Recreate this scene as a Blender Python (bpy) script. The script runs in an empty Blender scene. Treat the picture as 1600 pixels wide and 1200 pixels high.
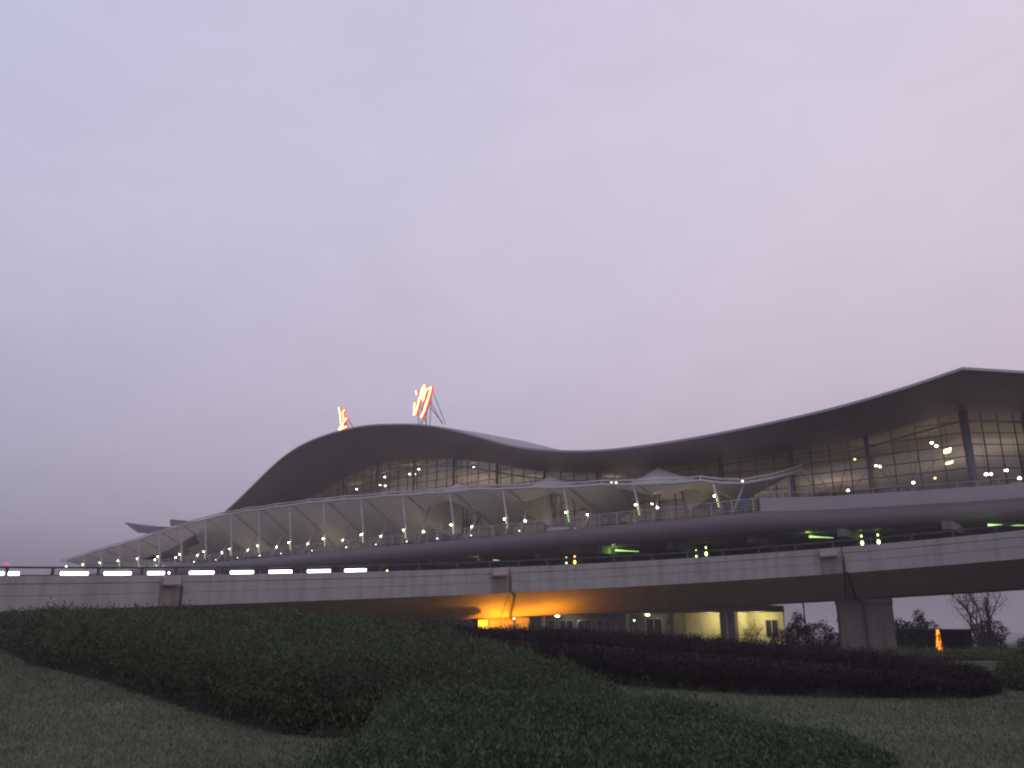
import bpy, math, random
import numpy as np
from mathutils import Vector, Matrix
random.seed(7); RNG = np.random.default_rng(11)
R = math.radians
scene = bpy.context.scene
COL = scene.collection

# ------------------------------------------------------------------ helpers
def link(o, parent=None):
    COL.objects.link(o)
    if parent is not None: o.parent = parent
    return o
def tag(o, label=None, cat=None, group=None, kind=None):
    if label: o['label'] = label
    if cat: o['category'] = cat
    if group: o['group'] = group
    if kind: o['kind'] = kind
    return o
def empty(name, loc, label, cat, group=None, rz=0.0):
    o = bpy.data.objects.new(name, None); o.location = loc; o.rotation_euler = (0, 0, rz)
    o.empty_display_size = .3
    link(o); return tag(o, label, cat, group)
def origin_of(parent):
    v = Vector((0, 0, 0)); p = parent
    while p is not None: v += p.location; p = p.parent
    return v

class MB:
    """collects faces in world coordinates; build() links them as ONE mesh"""
    def __init__(s): s.v = []; s.f = []
    def add(s, vs, fs):
        k = len(s.v); s.v += [tuple(p) for p in vs]; s.f += [tuple(i + k for i in f) for f in fs]; return s
    def quad(s, a, b, c, d): return s.add([a, b, c, d], [(0, 1, 2, 3)])
    def hexa(s, p):            # 8 points: bottom ring 0-3, top ring 4-7
        return s.add(p, [(3, 2, 1, 0), (4, 5, 6, 7), (0, 1, 5, 4), (1, 2, 6, 5), (2, 3, 7, 6), (3, 0, 4, 7)])
    def box(s, x0, x1, y0, y1, z0, z1, fr=None):
        p = [(x0, y0, z0), (x1, y0, z0), (x1, y1, z0), (x0, y1, z0), (x0, y0, z1), (x1, y0, z1), (x1, y1, z1), (x0, y1, z1)]
        if fr: p = [fr(*q) for q in p]
        return s.hexa(p)
    def tube(s, pts, rad, n=8, cap=True):
        pts = [Vector(p) for p in pts]
        rad = rad if isinstance(rad, (list, tuple)) else [rad] * len(pts)
        k0 = len(s.v); m = len(pts); up = None
        for i, p in enumerate(pts):
            d = (pts[min(i + 1, m - 1)] - pts[max(i - 1, 0)]).normalized()
            if up is None: up = Vector((0, 0, 1)) if abs(d.z) < .9 else Vector((1, 0, 0))
            a = d.cross(up).normalized(); b = a.cross(d).normalized(); up = b
            for j in range(n):
                an = 2 * math.pi * j / n
                s.v.append(tuple(p + (a * math.cos(an) + b * math.sin(an)) * rad[i]))
        for i in range(m - 1):
            for j in range(n):
                s.f.append((k0 + i * n + j, k0 + i * n + (j + 1) % n, k0 + (i + 1) * n + (j + 1) % n, k0 + (i + 1) * n + j))
        if cap:
            s.f.append(tuple(k0 + j for j in range(n))[::-1]); s.f.append(tuple(k0 + (m - 1) * n + j for j in range(n)))
        return s
    def ball(s, c, r, n=10, m=7, sz=1.0):
        k = len(s.v); c = Vector(c)
        s.v.append(tuple(c + Vector((0, 0, r * sz))))
        for i in range(1, m):
            th = math.pi * i / m
            for j in range(n):
                an = 2 * math.pi * j / n
                s.v.append(tuple(c + Vector((r * math.sin(th) * math.cos(an), r * math.sin(th) * math.sin(an), r * sz * math.cos(th)))))
        s.v.append(tuple(c - Vector((0, 0, r * sz))))
        for j in range(n): s.f.append((k, k + 1 + j, k + 1 + (j + 1) % n))
        for i in range(m - 2):
            for j in range(n):
                a = k + 1 + i * n; s.f.append((a + j, a + n + j, a + n + (j + 1) % n, a + (j + 1) % n))
        e = len(s.v) - 1; a = k + 1 + (m - 2) * n
        for j in range(n): s.f.append((a + j, e, a + (j + 1) % n))
        return s
    def grid(s, rows, close=False):   # rows of equal length point lists
        k = len(s.v); w = len(rows[0])
        for r in rows: s.v += [tuple(p) for p in r]
        for i in range(len(rows) - 1):
            for j in range(w - 1 + (1 if close else 0)):
                s.f.append((k + i * w + j, k + i * w + (j + 1) % w, k + (i + 1) * w + (j + 1) % w, k + (i + 1) * w + j))
        return s
    def build(s, name, mat, parent=None, smooth=False, recalc=True):
        me = bpy.data.meshes.new(name)
        off = origin_of(parent) if parent is not None else Vector((0, 0, 0))
        me.from_pydata([(a - off.x, b - off.y, c - off.z) for a, b, c in s.v], [], s.f)
        if recalc:
            import bmesh
            bm = bmesh.new(); bm.from_mesh(me); bmesh.ops.recalc_face_normals(bm, faces=bm.faces); bm.to_mesh(me); bm.free()
        if smooth: me.shade_smooth() if hasattr(me, 'shade_smooth') else me.polygons.foreach_set('use_smooth', [True] * len(me.polygons))
        me.materials.append(mat); me.update()
        o = bpy.data.objects.new(name, me); return link(o, parent)

def solo(o, base):             # give a one-mesh thing its origin at its base
    b = Vector(base); o.data.transform(Matrix.Translation(-b)); o.location = b; return o

def fast_mesh(name, verts, nper, mat, parent=None):
    """verts (N*nper,3): N separate polygons of nper corners"""
    n = len(verts) // nper
    me = bpy.data.meshes.new(name)
    off = np.array(origin_of(parent)) if parent is not None else 0
    me.vertices.add(len(verts)); me.vertices.foreach_set('co', (verts - off).astype(np.float32).ravel())
    me.loops.add(len(verts)); me.loops.foreach_set('vertex_index', np.arange(len(verts), dtype=np.int32))
    me.polygons.add(n); me.polygons.foreach_set('loop_start', np.arange(0, len(verts), nper, dtype=np.int32))
    me.polygons.foreach_set('loop_total', np.full(n, nper, dtype=np.int32))
    me.update(calc_edges=True); me.materials.append(mat)
    return link(bpy.data.objects.new(name, me), parent)

def leaf_verts(c, size, up=0.3, ratio=.5):
    n = len(c)
    d = RNG.normal(size=(n, 3)); d[:, 2] = np.abs(d[:, 2]) * .6 + up * (.3 + 1.4 * RNG.random(n)); d /= np.linalg.norm(d, axis=1)[:, None]
    q = RNG.normal(size=(n, 3)); e = np.cross(d, q); e /= np.linalg.norm(e, axis=1)[:, None]
    size = np.asarray(size)[:, None] * np.ones((n, 1))
    a = c + d * size * .5; b = c - d * size * .5; m = c + d * size * .05
    v = np.stack([b, m + e * size * ratio * .5, a, m - e * size * ratio * .5], axis=1)
    return v.reshape(-1, 3)

def curve(tab, xs):            # Catmull style interpolation through sorted points
    tab = sorted(tab); X = np.array([p[0] for p in tab]); Y = np.array([p[1] for p in tab])
    g = np.gradient(Y, X); xs = np.asarray(xs, float)
    i = np.clip(np.searchsorted(X, xs) - 1, 0, len(X) - 2); h = X[i + 1] - X[i]; u = np.clip((xs - X[i]) / h, 0, 1)
    return (Y[i] * (2 * u**3 - 3 * u**2 + 1) + h * g[i] * (u**3 - 2 * u**2 + u) + Y[i + 1] * (-2 * u**3 + 3 * u**2) + h * g[i + 1] * (u**3 - u**2))
def smooth_curve(tab, xs, w):
    xs = np.asarray(xs, float)
    return sum(curve(tab, np.clip(xs + d * w, min(t[0] for t in tab), max(t[0] for t in tab))) for d in (-1, -.5, 0, .5, 1)) / 5

# ------------------------------------------------------------------ materials
def mat(name, col, rough=.7, metal=0.0, vary=0.0, scale=1.0, spec=.3, bump=0.0, col2=None, island=0.0, stretch=None):
    m = bpy.data.materials.new(name); m.use_nodes = True; nt = m.node_tree; b = nt.nodes['Principled BSDF']
    b.inputs['Base Color'].default_value = (*col, 1); b.inputs['Roughness'].default_value = rough
    b.inputs['Metallic'].default_value = metal; b.inputs['Specular IOR Level'].default_value = spec
    if vary or bump or island or col2:
        tc = nt.nodes.new('ShaderNodeTexCoord'); mp = nt.nodes.new('ShaderNodeMapping'); nz = nt.nodes.new('ShaderNodeTexNoise')
        nz.inputs['Scale'].default_value = scale; nz.inputs['Detail'].default_value = 6; nz.inputs['Roughness'].default_value = .65
        if stretch: mp.inputs['Scale'].default_value = stretch
        nt.links.new(tc.outputs['Object'], mp.inputs['Vector']); nt.links.new(mp.outputs['Vector'], nz.inputs['Vector'])
        if vary or col2 or island:
            rp = nt.nodes.new('ShaderNodeValToRGB'); e = rp.color_ramp.elements
            c2 = col2 or tuple(c * (1 - vary) for c in col); c1 = col if col2 else tuple(min(1, c * (1 + vary)) for c in col)
            e[0].position = .3; e[0].color = (*c2, 1); e[1].position = .7; e[1].color = (*c1, 1)
            src = nz.outputs['Fac']
            if island:
                ge = nt.nodes.new('ShaderNodeNewGeometry'); mx = nt.nodes.new('ShaderNodeMix'); mx.data_type = 'FLOAT'
                mx.inputs[0].default_value = island
                nt.links.new(nz.outputs['Fac'], mx.inputs[2]); nt.links.new(ge.outputs['Random Per Island'], mx.inputs[3]); src = mx.outputs[0]
            nt.links.new(src, rp.inputs['Fac']); nt.links.new(rp.outputs['Color'], b.inputs['Base Color'])
        if bump:
            bp = nt.nodes.new('ShaderNodeBump'); bp.inputs['Strength'].default_value = bump; bp.inputs['Distance'].default_value = .05
            nt.links.new(nz.outputs['Fac'], bp.inputs['Height']); nt.links.new(bp.outputs['Normal'], b.inputs['Normal'])
    return m
def glow(name, col, strength):
    m = bpy.data.materials.new(name); m.use_nodes = True; nt = m.node_tree; nt.nodes.clear()
    e = nt.nodes.new('ShaderNodeEmission'); o = nt.nodes.new('ShaderNodeOutputMaterial')
    e.inputs['Color'].default_value = (*col, 1); e.inputs['Strength'].default_value = strength
    nt.links.new(e.outputs[0], o.inputs[0]); return m
def leafmat(name, c1, c2, scale=.6, island=.5, trans=.25):
    m = mat(name, c1, .6, vary=.0, col2=c2, scale=scale, island=island, spec=.25); nt = m.node_tree
    b = nt.nodes['Principled BSDF']; o = nt.nodes['Material Output']
    t = nt.nodes.new('ShaderNodeBsdfTranslucent'); mx = nt.nodes.new('ShaderNodeMixShader'); mx.inputs[0].default_value = trans
    src = b.inputs['Base Color'].links[0].from_socket
    nt.links.new(src, t.inputs['Color']); nt.links.new(b.outputs[0], mx.inputs[1]); nt.links.new(t.outputs[0], mx.inputs[2]); nt.links.new(mx.outputs[0], o.inputs[0])
    return m
def glassmat(name, tint):
    m = bpy.data.materials.new(name); m.use_nodes = True; nt = m.node_tree; nt.nodes.clear()
    o = nt.nodes.new('ShaderNodeOutputMaterial'); t = nt.nodes.new('ShaderNodeBsdfTransparent'); g = nt.nodes.new('ShaderNodeBsdfGlossy')
    t.inputs['Color'].default_value = (*tint, 1); g.inputs['Roughness'].default_value = .06; g.inputs['Color'].default_value = (.8, .85, .9, 1)
    lw = nt.nodes.new('ShaderNodeLayerWeight'); lw.inputs['Blend'].default_value = .5
    pw = nt.nodes.new('ShaderNodeMath'); pw.operation = 'POWER'; pw.inputs[1].default_value = 4; nt.links.new(lw.outputs['Facing'], pw.inputs[0])
    ma = nt.nodes.new('ShaderNodeMath'); ma.operation = 'MULTIPLY_ADD'; ma.inputs[1].default_value = .85; ma.inputs[2].default_value = .08; nt.links.new(pw.outputs[0], ma.inputs[0])
    mx = nt.nodes.new('ShaderNodeMixShader'); nt.links.new(ma.outputs[0], mx.inputs[0])
    nt.links.new(t.outputs[0], mx.inputs[1]); nt.links.new(g.outputs[0], mx.inputs[2]); nt.links.new(mx.outputs[0], o.inputs[0]); return m
def membranemat(name):
    m = mat(name, (.84, .80, .78), .6, vary=.08, scale=.35); nt = m.node_tree
    b = nt.nodes['Principled BSDF']; o = nt.nodes['Material Output']
    t = nt.nodes.new('ShaderNodeBsdfTranslucent'); t.inputs['Color'].default_value = (.62, .52, .42, 1)
    mx = nt.nodes.new('ShaderNodeMixShader'); mx.inputs[0].default_value = .22
    nt.links.new(b.outputs[0], mx.inputs[1]); nt.links.new(t.outputs[0], mx.inputs[2]); nt.links.new(mx.outputs[0], o.inputs[0]); return m

def concrete(name, col, streak=.35):
    """weathered concrete: cloudy tone plus dark rain streaks that run down the face"""
    m = mat(name, col, .85, vary=.12, scale=.45, bump=.15); nt = m.node_tree; b = nt.nodes['Principled BSDF']
    src = b.inputs['Base Color'].links[0].from_socket
    tc = nt.nodes.new('ShaderNodeTexCoord'); mp = nt.nodes.new('ShaderNodeMapping'); mp.inputs['Scale'].default_value = (1.6, 1.6, .12)
    nz = nt.nodes.new('ShaderNodeTexNoise'); nz.inputs['Scale'].default_value = 1.4; nz.inputs['Detail'].default_value = 8
    rp = nt.nodes.new('ShaderNodeValToRGB'); rp.color_ramp.elements[0].position = .46; rp.color_ramp.elements[1].position = .72
    rp.color_ramp.elements[0].color = (0, 0, 0, 1); rp.color_ramp.elements[1].color = (1, 1, 1, 1)
    mu = nt.nodes.new('ShaderNodeMath'); mu.operation = 'MULTIPLY'; mu.inputs[1].default_value = streak
    mx = nt.nodes.new('ShaderNodeMix'); mx.data_type = 'RGBA'; mx.inputs[7].default_value = (col[0] * .45, col[1] * .40, col[2] * .36, 1)
    L = nt.links.new
    L(tc.outputs['Object'], mp.inputs[0]); L(mp.outputs[0], nz.inputs[0]); L(nz.outputs['Fac'], rp.inputs[0]); L(rp.outputs[0], mu.inputs[0])
    L(mu.outputs[0], mx.inputs[0]); L(src, mx.inputs[6]); L(mx.outputs[2], b.inputs['Base Color']); return m

M = dict(
    concrete=concrete('weathered_concrete', (.345, .335, .338)),
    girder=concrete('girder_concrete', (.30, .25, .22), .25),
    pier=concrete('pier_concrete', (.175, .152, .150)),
    boxpaint=mat('box_paint', (.40, .36, .36), .7, vary=.1, scale=2),
    stained=concrete('rust_stained_concrete', (.235, .20, .195), .6),
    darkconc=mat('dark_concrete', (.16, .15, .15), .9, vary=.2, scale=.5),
    asphalt=mat('asphalt', (.055, .054, .056), .9, vary=.2, scale=2),
    paving=mat('pale_paving', (.17, .17, .18), .55, vary=.12, scale=.1),
    steel=mat('dark_steel', (.07, .065, .07), .5, .4),
    galv=mat('galvanised_steel', (.42, .41, .41), .5, .2, vary=.1, scale=3),
    white=mat('white_steel', (.46, .47, .47), .45, vary=.05, scale=2),
    purple=mat('bullnose_cladding', (.135, .115, .126), .45, vary=.07, scale=.3, stretch=(1, 1, 3)),
    band=mat('terrace_cladding', (.34, .325, .35), .5, vary=.06, scale=.4),
    soffit=mat('soffit_panels', (.225, .182, .205), .6, vary=.10, scale=.25),
    roof=mat('standing_seam_roof', (.22, .23, .26), .45, .2, vary=.08, scale=.4, stretch=(6, 1, 1)),
    fascia=mat('roof_fascia', (.36, .35, .38), .4, .2),
    frame=mat('glazing_frame', (.085, .078, .08), .5, .3),
    column=mat('facade_column', (.28, .26, .29), .5, vary=.06, scale=1),
    glass=glassmat('tinted_glass', (.74, .72, .68)),
    plaster=mat('hall_plaster', (.50, .46, .42), .8, vary=.15, scale=.12),
    ceiling=mat('hall_ceiling', (.48, .43, .39), .8, vary=.08, scale=.2),
    floor=mat('hall_floor', (.40, .36, .32), .4, vary=.06, scale=.5),
    yellow=mat('cream_wall', (.62, .58, .36), .8, vary=.10, scale=.8),
    membrane=membranemat('canopy_membrane'),
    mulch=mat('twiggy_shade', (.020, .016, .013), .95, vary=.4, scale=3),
    bark=mat('bark', (.075, .06, .055), .9, vary=.3, scale=6),
    blue=mat('blue_sign_face', (.085, .11, .28), .5),
    door=mat('brown_door', (.16, .10, .06), .6),
    pane=mat('dark_window', (.02, .022, .025), .12, spec=.6),
    rubber=mat('rubber', (.02, .02, .02), .9),
    shed=mat('dark_boards', (.032, .030, .028), .9, vary=.3, scale=4),
    redpaint=mat('red_paint', (.42, .06, .05), .5), whitepaint=mat('white_paint', (.7, .68, .66), .5),
    carblue=mat('car_paint_grey', (.16, .17, .19), .3, .5, spec=.6), carwhite=mat('car_paint_white', (.6, .6, .6), .3, spec=.6),
)
G = dict(
    tube=glow('streak_glow', (1, .93, 1), 9), lamp=glow('lamp_glow', (1, .97, .66), 34), hall=glow('hall_glow', (1, .86, .74), 16),
    amber=glow('amber_glow', (1, .62, .24), 9), bollard=glow('bollard_glow', (1, .88, .74), 7), green=glow('green_tube_glow', (.60, 1, .28), 1.5),
    greenlamp=glow('green_lamp_glow', (.72, 1, .30), 5), orange=glow('orange_lamp_glow', (1, .42, .08), 7), sodium=glow('sodium_glow', (1, .55, .02), 3.2),
    red=glow('red_glow', (1, .04, .06), 2.2), neon=glow('neon_core', (1, .62, .26), 4.0), neonred=glow('neon_halo_glow', (1, .12, .09), 1.25),
    strip=glow('column_lamplight_glow', (.80, 1, .34), .85),
    ceil=glow('ceiling_lamp_glow', (1, .95, .62), 8), white=glow('white_lamp_glow', (.95, .97, 1), 9),
)

# ------------------------------------------------------------------ facade frame: t along the front (to the far end), o inward
P0 = (24.3, 83.0); AZ = R(50.5)
TX, TY = -math.sin(AZ), math.cos(AZ); NX, NY = math.cos(AZ), math.sin(AZ)
def W(t, o, z): return (P0[0] + t * TX + o * NX, P0[1] + t * TY + o * NY, z)
RX, RY = math.cos(R(2)), math.sin(R(2))          # direction of the end wall, to the right
def D2(p, s, z=None): return (p[0] + s * RX, p[1] + s * RY, p[2] if z is None else z)
DECK = 12.9

# ------------------------------------------------------------------ ground
def zg(X, Y):
    X = np.asarray(X, float); Y = np.asarray(Y, float)
    g = np.interp(X, [-12, -6, 0, 10], [1, .95, .65, .35])
    return g * np.clip((Y - 9) / 27, 0, 1) * np.clip((45 - Y) / 6, 0, 1) * np.clip((X + 46) / 14, 0, 1) * np.clip((44 - X) / 14, 0, 1)
def smooth_axis(a, b, n, far):
    core = list(np.linspace(a, b, n)); return [-far, -far / 3, -far / 8, a - 120, a - 30] + core + [b + 30, b + 120, far / 8, far / 3, far]
M['lawn'] = mat('mown_turf', (.128, .150, .098), .95, col2=(.060, .076, .048), scale=.22, bump=.5, spec=.0)
xs = smooth_axis(-48, 46, 95, 4000); ys = smooth_axis(-20, 60, 81, 4000)
g = MB(); g.grid([[(x, y, float(zg(x, y))) for x in xs] for y in ys])
lawn = g.build('lawn', M['lawn'], smooth=True); tag(lawn, 'mown lawn on gently rising ground in front of the hedges', 'lawn', kind='structure')
g = MB(); g.grid([[(x, y, .03) for x in (-500, -100, 0, 100, 500, 3500)] for y in (70, 90, 140, 500, 3800)])
tag(g.build('road', M['paving']), 'pale concrete road around the terminal', 'road', kind='structure')

# grass blades on the near lawn
n = 150000
Y = 8.5 + 28 * RNG.random(n) ** 1.5; X = (RNG.random(n) * 2 - 1) * (.66 * Y + 1)
def inside(poly, X, Y):
    c = np.zeros(len(X), bool); m = len(poly)
    for i in range(m):
        x0, y0 = poly[i]; x1, y1 = poly[(i + 1) % m]
        hit = ((y0 > Y) != (y1 > Y)) & (X < (x1 - x0) * (Y - y0) / (y1 - y0 + 1e-12) + x0); c ^= hit
    return c
def edge_dist(poly, X, Y):
    d = np.full(len(X), 1e9); m = len(poly)
    for i in range(m):
        a = np.array(poly[i]); b = np.array(poly[(i + 1) % m]); ab = b - a
        u = np.clip(((X - a[0]) * ab[0] + (Y - a[1]) * ab[1]) / (ab @ ab), 0, 1)
        d = np.minimum(d, np.hypot(X - a[0] - u * ab[0], Y - a[1] - u * ab[1]))
    return d
HA = [(-28, 39.5), (-21.8, 36.9), (-17.5, 31), (-14.1, 26.1), (-10.0, 21.7), (-7.15, 17.9), (-4.4, 14.5), (-3.3, 13.3), (-1.75, 12.9), (.4, 13.6), (1.9, 15.6), (2.2, 17.6), (1.3, 19.6), (.3, 22), (-.5, 25), (-2, 29), (-6, 33.5), (-13, 36.8), (-20, 40.5)]
HC = [(-1.6, 4.0), (-1.7, 9.5), (-1.75, 11.6), (-1.3, 12.7), (-.4, 13.3), (.8, 13.3), (2.2, 12.4), (3.3, 11.7), (4.7, 11.2), (4.1, 10.3), (2.9, 8.6), (2.2, 4.0)]
HB = [(-4.5, 31.5), (-1.8, 27.6), (.6, 25.6), (1.8, 24.1), (3.2, 22.0), (5.8, 20.2), (8.5, 19.7), (10.6, 20.1), (11.8, 21.3), (11.9, 23.4), (10.4, 26), (6, 29), (1, 31.2), (-2.5, 32.8)]
HD = [(12.7, 21.8), (13.6, 20.6), (16, 20.4), (19, 21), (19.5, 24), (15, 25.2), (12.9, 23.6)]
keep = ~(inside(HA, X, Y) | inside(HB, X, Y) | inside(HC, X, Y) | inside(HD, X, Y)); X, Y = X[keep], Y[keep]; n = len(X)
h = .03 + .04 * RNG.random(n); w = .0009 * Y * (.6 + .8 * RNG.random(n)); an = RNG.random(n) * 6.283; Z = zg(X, Y)
dx, dy = np.cos(an) * w, np.sin(an) * w; lx, ly = RNG.normal(size=(2, n)) * .02
v = np.stack([np.stack([X - dx, Y - dy, Z - .005], 1), np.stack([X + dx, Y + dy, Z - .005], 1), np.stack([X + lx, Y + ly, Z + h], 1)], 1).reshape(-1, 3)
M['blade'] = leafmat('grass_blade', (.146, .168, .108), (.064, .080, .050), scale=.22, island=.22, trans=.2)
tag(fast_mesh('grass', v, 3, M['blade']), 'short mown grass on the lawn in front of the hedges', 'grass', kind='stuff')

# ------------------------------------------------------------------ hedges
def lump(X, Y, f, ph):
    return (np.sin(X * f + ph) * np.cos(Y * f * 1.3 + ph * 2) + .6 * np.sin(X * f * 2.1 - Y * f * 1.7 + ph * 3) + .4 * np.sin(X * f * 4.3 + Y * f * 3.7 + ph)) / 2
def hedge(poly, hfun, nleaf, size, lm, label, ph, wedge=.55, amp=.32, twig=0.0):
    P = np.array(poly); lo, hi = P.min(0), P.max(0); c = P.mean(0)
    base = (float(c[0]), float(c[1]), float(zg(c[0], c[1])))
    def height(X, Y):
        d = edge_dist(poly, X, Y); e = 1 - np.clip(d / wedge, 0, 1)
        return (hfun(X, Y) * (1 + amp * lump(X, Y, 1.1, ph) + amp * .5 * lump(X, Y, 3.1, ph + 1))) * np.sqrt(np.clip(1 - e ** 2.2, 0, 1))
    pts = []; need = nleaf
    while need > 0:
        q = lo + RNG.random((need * 2 + 100, 2)) * (hi - lo)
        # more leaves close by, fewer far away
        pk = inside(poly, q[:, 0], q[:, 1]) & (RNG.random(len(q)) < np.clip((lo[1] + 4) ** 1.2 / q[:, 1] ** 1.2, .15, 1)); q = q[pk][:need]
        pts.append(q); need -= len(q)
    q = np.concatenate(pts)
    A, B = P, np.roll(P, -1, 0); Ln = np.hypot(*(B - A).T); wt = Ln / np.maximum(4, (A[:, 1] + B[:, 1]) / 2) ** 1.3; ns = int(nleaf * .8)
    k = RNG.choice(len(P), ns, p=wt / wt.sum()); uu = RNG.random(ns)[:, None]; b = A[k] + (B[k] - A[k]) * uu
    nr = np.stack([-(B - A)[:, 1], (B - A)[:, 0]], 1)[k] / Ln[k][:, None]
    if not inside(poly, *(P[0] + (P[1] - P[0]) * .5 + .02 * np.array([-(P[1] - P[0])[1], (P[1] - P[0])[0]]) / Ln[0])[:, None])[0]: nr = -nr
    q = np.concatenate([q, b + nr * (wedge * RNG.random(ns)[:, None] ** 1.6 - .04)])
    X, Y = q[:, 0].copy(), q[:, 1].copy()
    H = height(X, Y); d = np.where(inside(poly, X, Y), edge_dist(poly, X, Y), 0); H = np.maximum(H, .45 * hfun(X, Y) * (d < wedge))
    u = np.where(d < wedge, .04 + RNG.random(len(X)) ** .8 * 1.0, .80 + .24 * RNG.random(len(X)))
    spr = RNG.random(len(X)) < .05; u = np.where(spr, 1.02 + .16 * RNG.random(len(X)), u)
    C3 = np.stack([X + RNG.normal(size=len(X)) * .05, Y + RNG.normal(size=len(X)) * .05, zg(X, Y) + .03 + H * u], 1)
    s = size * (.6 + .8 * RNG.random(len(X))) * np.clip(Y / (lo[1] + 6), .9, 1.8)
    # stray shoots standing above the clipped top
    kk = RNG.choice(len(C3), max(60, len(C3) // 170)); kk = kk[u[kk] > .8]
    sh = RNG.random(len(kk)) ** 2 * .34 + .07; m_ = 9
    SX = np.repeat(C3[kk], m_, 0); SX[:, 2] += np.repeat(sh, m_) * np.tile(np.linspace(0, 1, m_), len(kk)); SX[:, :2] += RNG.normal(size=(len(SX), 2)) * .035
    C3 = np.concatenate([C3, SX]); s = np.concatenate([s, size * .8 * np.ones(len(SX))])
    root = fast_mesh('hedge', leaf_verts(C3, s * 1.35, .95, .34), 4, lm); solo(root, base)
    tag(root, label, 'hedge')
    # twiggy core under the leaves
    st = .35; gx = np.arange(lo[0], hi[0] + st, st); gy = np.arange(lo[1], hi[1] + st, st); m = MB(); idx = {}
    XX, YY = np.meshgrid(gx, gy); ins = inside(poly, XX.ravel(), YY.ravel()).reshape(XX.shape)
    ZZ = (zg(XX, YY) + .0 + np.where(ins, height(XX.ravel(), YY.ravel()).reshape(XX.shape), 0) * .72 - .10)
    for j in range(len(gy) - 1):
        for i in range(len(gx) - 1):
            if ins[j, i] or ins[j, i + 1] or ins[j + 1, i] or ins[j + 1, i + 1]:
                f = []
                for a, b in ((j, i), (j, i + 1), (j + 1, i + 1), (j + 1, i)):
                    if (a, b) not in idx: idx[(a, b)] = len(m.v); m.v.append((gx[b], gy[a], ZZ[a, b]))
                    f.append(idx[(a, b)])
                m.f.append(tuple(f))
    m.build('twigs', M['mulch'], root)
    return root
LG = leafmat('green_hedge_leaf', (.094, .130, .060), (.027, .038, .021), .7, .38)
LC = leafmat('near_shrub_leaf', (.096, .138, .066), (.027, .040, .023), 1.1, .38)
LP = leafmat('purple_hedge_leaf', (.036, .024, .028), (.015, .011, .012), 1.2, .4)
hedge(HA, lambda X, Y: np.interp(X, [-22, -12, -5, 0, 2], [1.22, 1.22, 1.05, .82, .45]), 125000, .060, LG, 'broad overgrown green hedge filling the left and middle of the lawn', .4)
hedge(HC, lambda X, Y: np.interp(X, [-2, 0, 2, 3.2, 4.7], [.62, .66, .60, .42, .16]), 95000, .040, LC, 'low green shrub bed in the bottom centre, nearest of the hedges', 1.9, wedge=.4)
hedge(HB, lambda X, Y: np.interp(X, [-4, 2, 6, 9, 11.4], [1.0, 1.1, .95, .80, .58]), 95000, .055, LP, 'long dark purple-leaved hedge in front of the elevated road', 2.7, amp=.10)
hedge(HD, lambda X, Y: np.interp(X, [12, 14, 19], [.7, .9, 1.1]), 16000, .075, LG, 'small dark green hedge at the right edge beyond the purple hedge', 3.6)

HE = [(12, 47), (18, 40), (30, 40), (46, 44), (50, 56), (44, 62), (33, 57), (24, 55), (14, 53)]
hedge(HE, lambda X, Y: .50 + 0 * X, 30000, .10, LG, 'low dark ground-cover planting between the purple hedge and the thick pier', 5.1, wedge=.8)

# ------------------------------------------------------------------ elevated road (a loop ramp round the lawn)
VC = (9.1, 20.0); VR = 45.0
def VP(a, r, dz): # a = angle in degrees, r = outward from the inner face, dz above the parapet top
    an = R(a); return (VC[0] + (VR + r) * math.sin(an), VC[1] + (VR + r) * math.cos(an), 6.78 + .0417 * a + dz)
via = empty('elevated_road', (VP(-12, 5, 0)[0], VP(-12, 5, 0)[1], 0), 'curved concrete elevated road sweeping across in front of the terminal', 'viaduct')
JOINTS = [-41.7, -11.9, 19.9, 50.5]; SPANS = [(-80, -41.75), (-41.65, -11.95), (-11.85, 19.85), (19.95, 50.45), (50.55, 66)]
def sweep(m, prof, a0, a1, step=1.0):
    k = max(2, int((a1 - a0) / step)); an = [a0 + (a1 - a0) * i / k for i in range(k + 1)]
    rows = [[VP(a, r, dz) for r, dz in prof] for a in an]; b = len(m.v); m.grid(rows, close=True); w = len(prof)
    m.f.append(tuple(b + i for i in range(w))); m.f.append(tuple(b + k * w + i for i in range(w))[::-1])
for a0, a1 in SPANS:
    m = MB(); sweep(m, [(0, 0), (0, -.42), (.05, -.44), (.05, -.50), (.28, -.52), (.28, 0)], a0, a1); m.build('parapet', M['concrete'], via)
    m = MB(); sweep(m, [(.012, -.50), (.012, -1.06), (.04, -1.07), (.04, -1.11), (.012, -1.12), (.012, -1.88), (3.5, -3.60), (7.6, -3.60), (11, -1.88), (11, -.5), (10.7, -.5), (10.7, -.95), (.3, -.95), (.3, -.5)], a0, a1)
    m.build('girder', M['girder'] if False else M['concrete'], via)
    m = MB(); sweep(m, [(10.72, -.5), (11, -.5), (11, 0), (10.72, 0)], a0, a1); m.build('parapet', M['concrete'], via)
m = MB(); sweep(m, [(.31, -.945), (10.69, -.945), (10.69, -.90), (.31, -.90)], -80, 66); m.build('carriageway', M['asphalt'], via)
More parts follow.
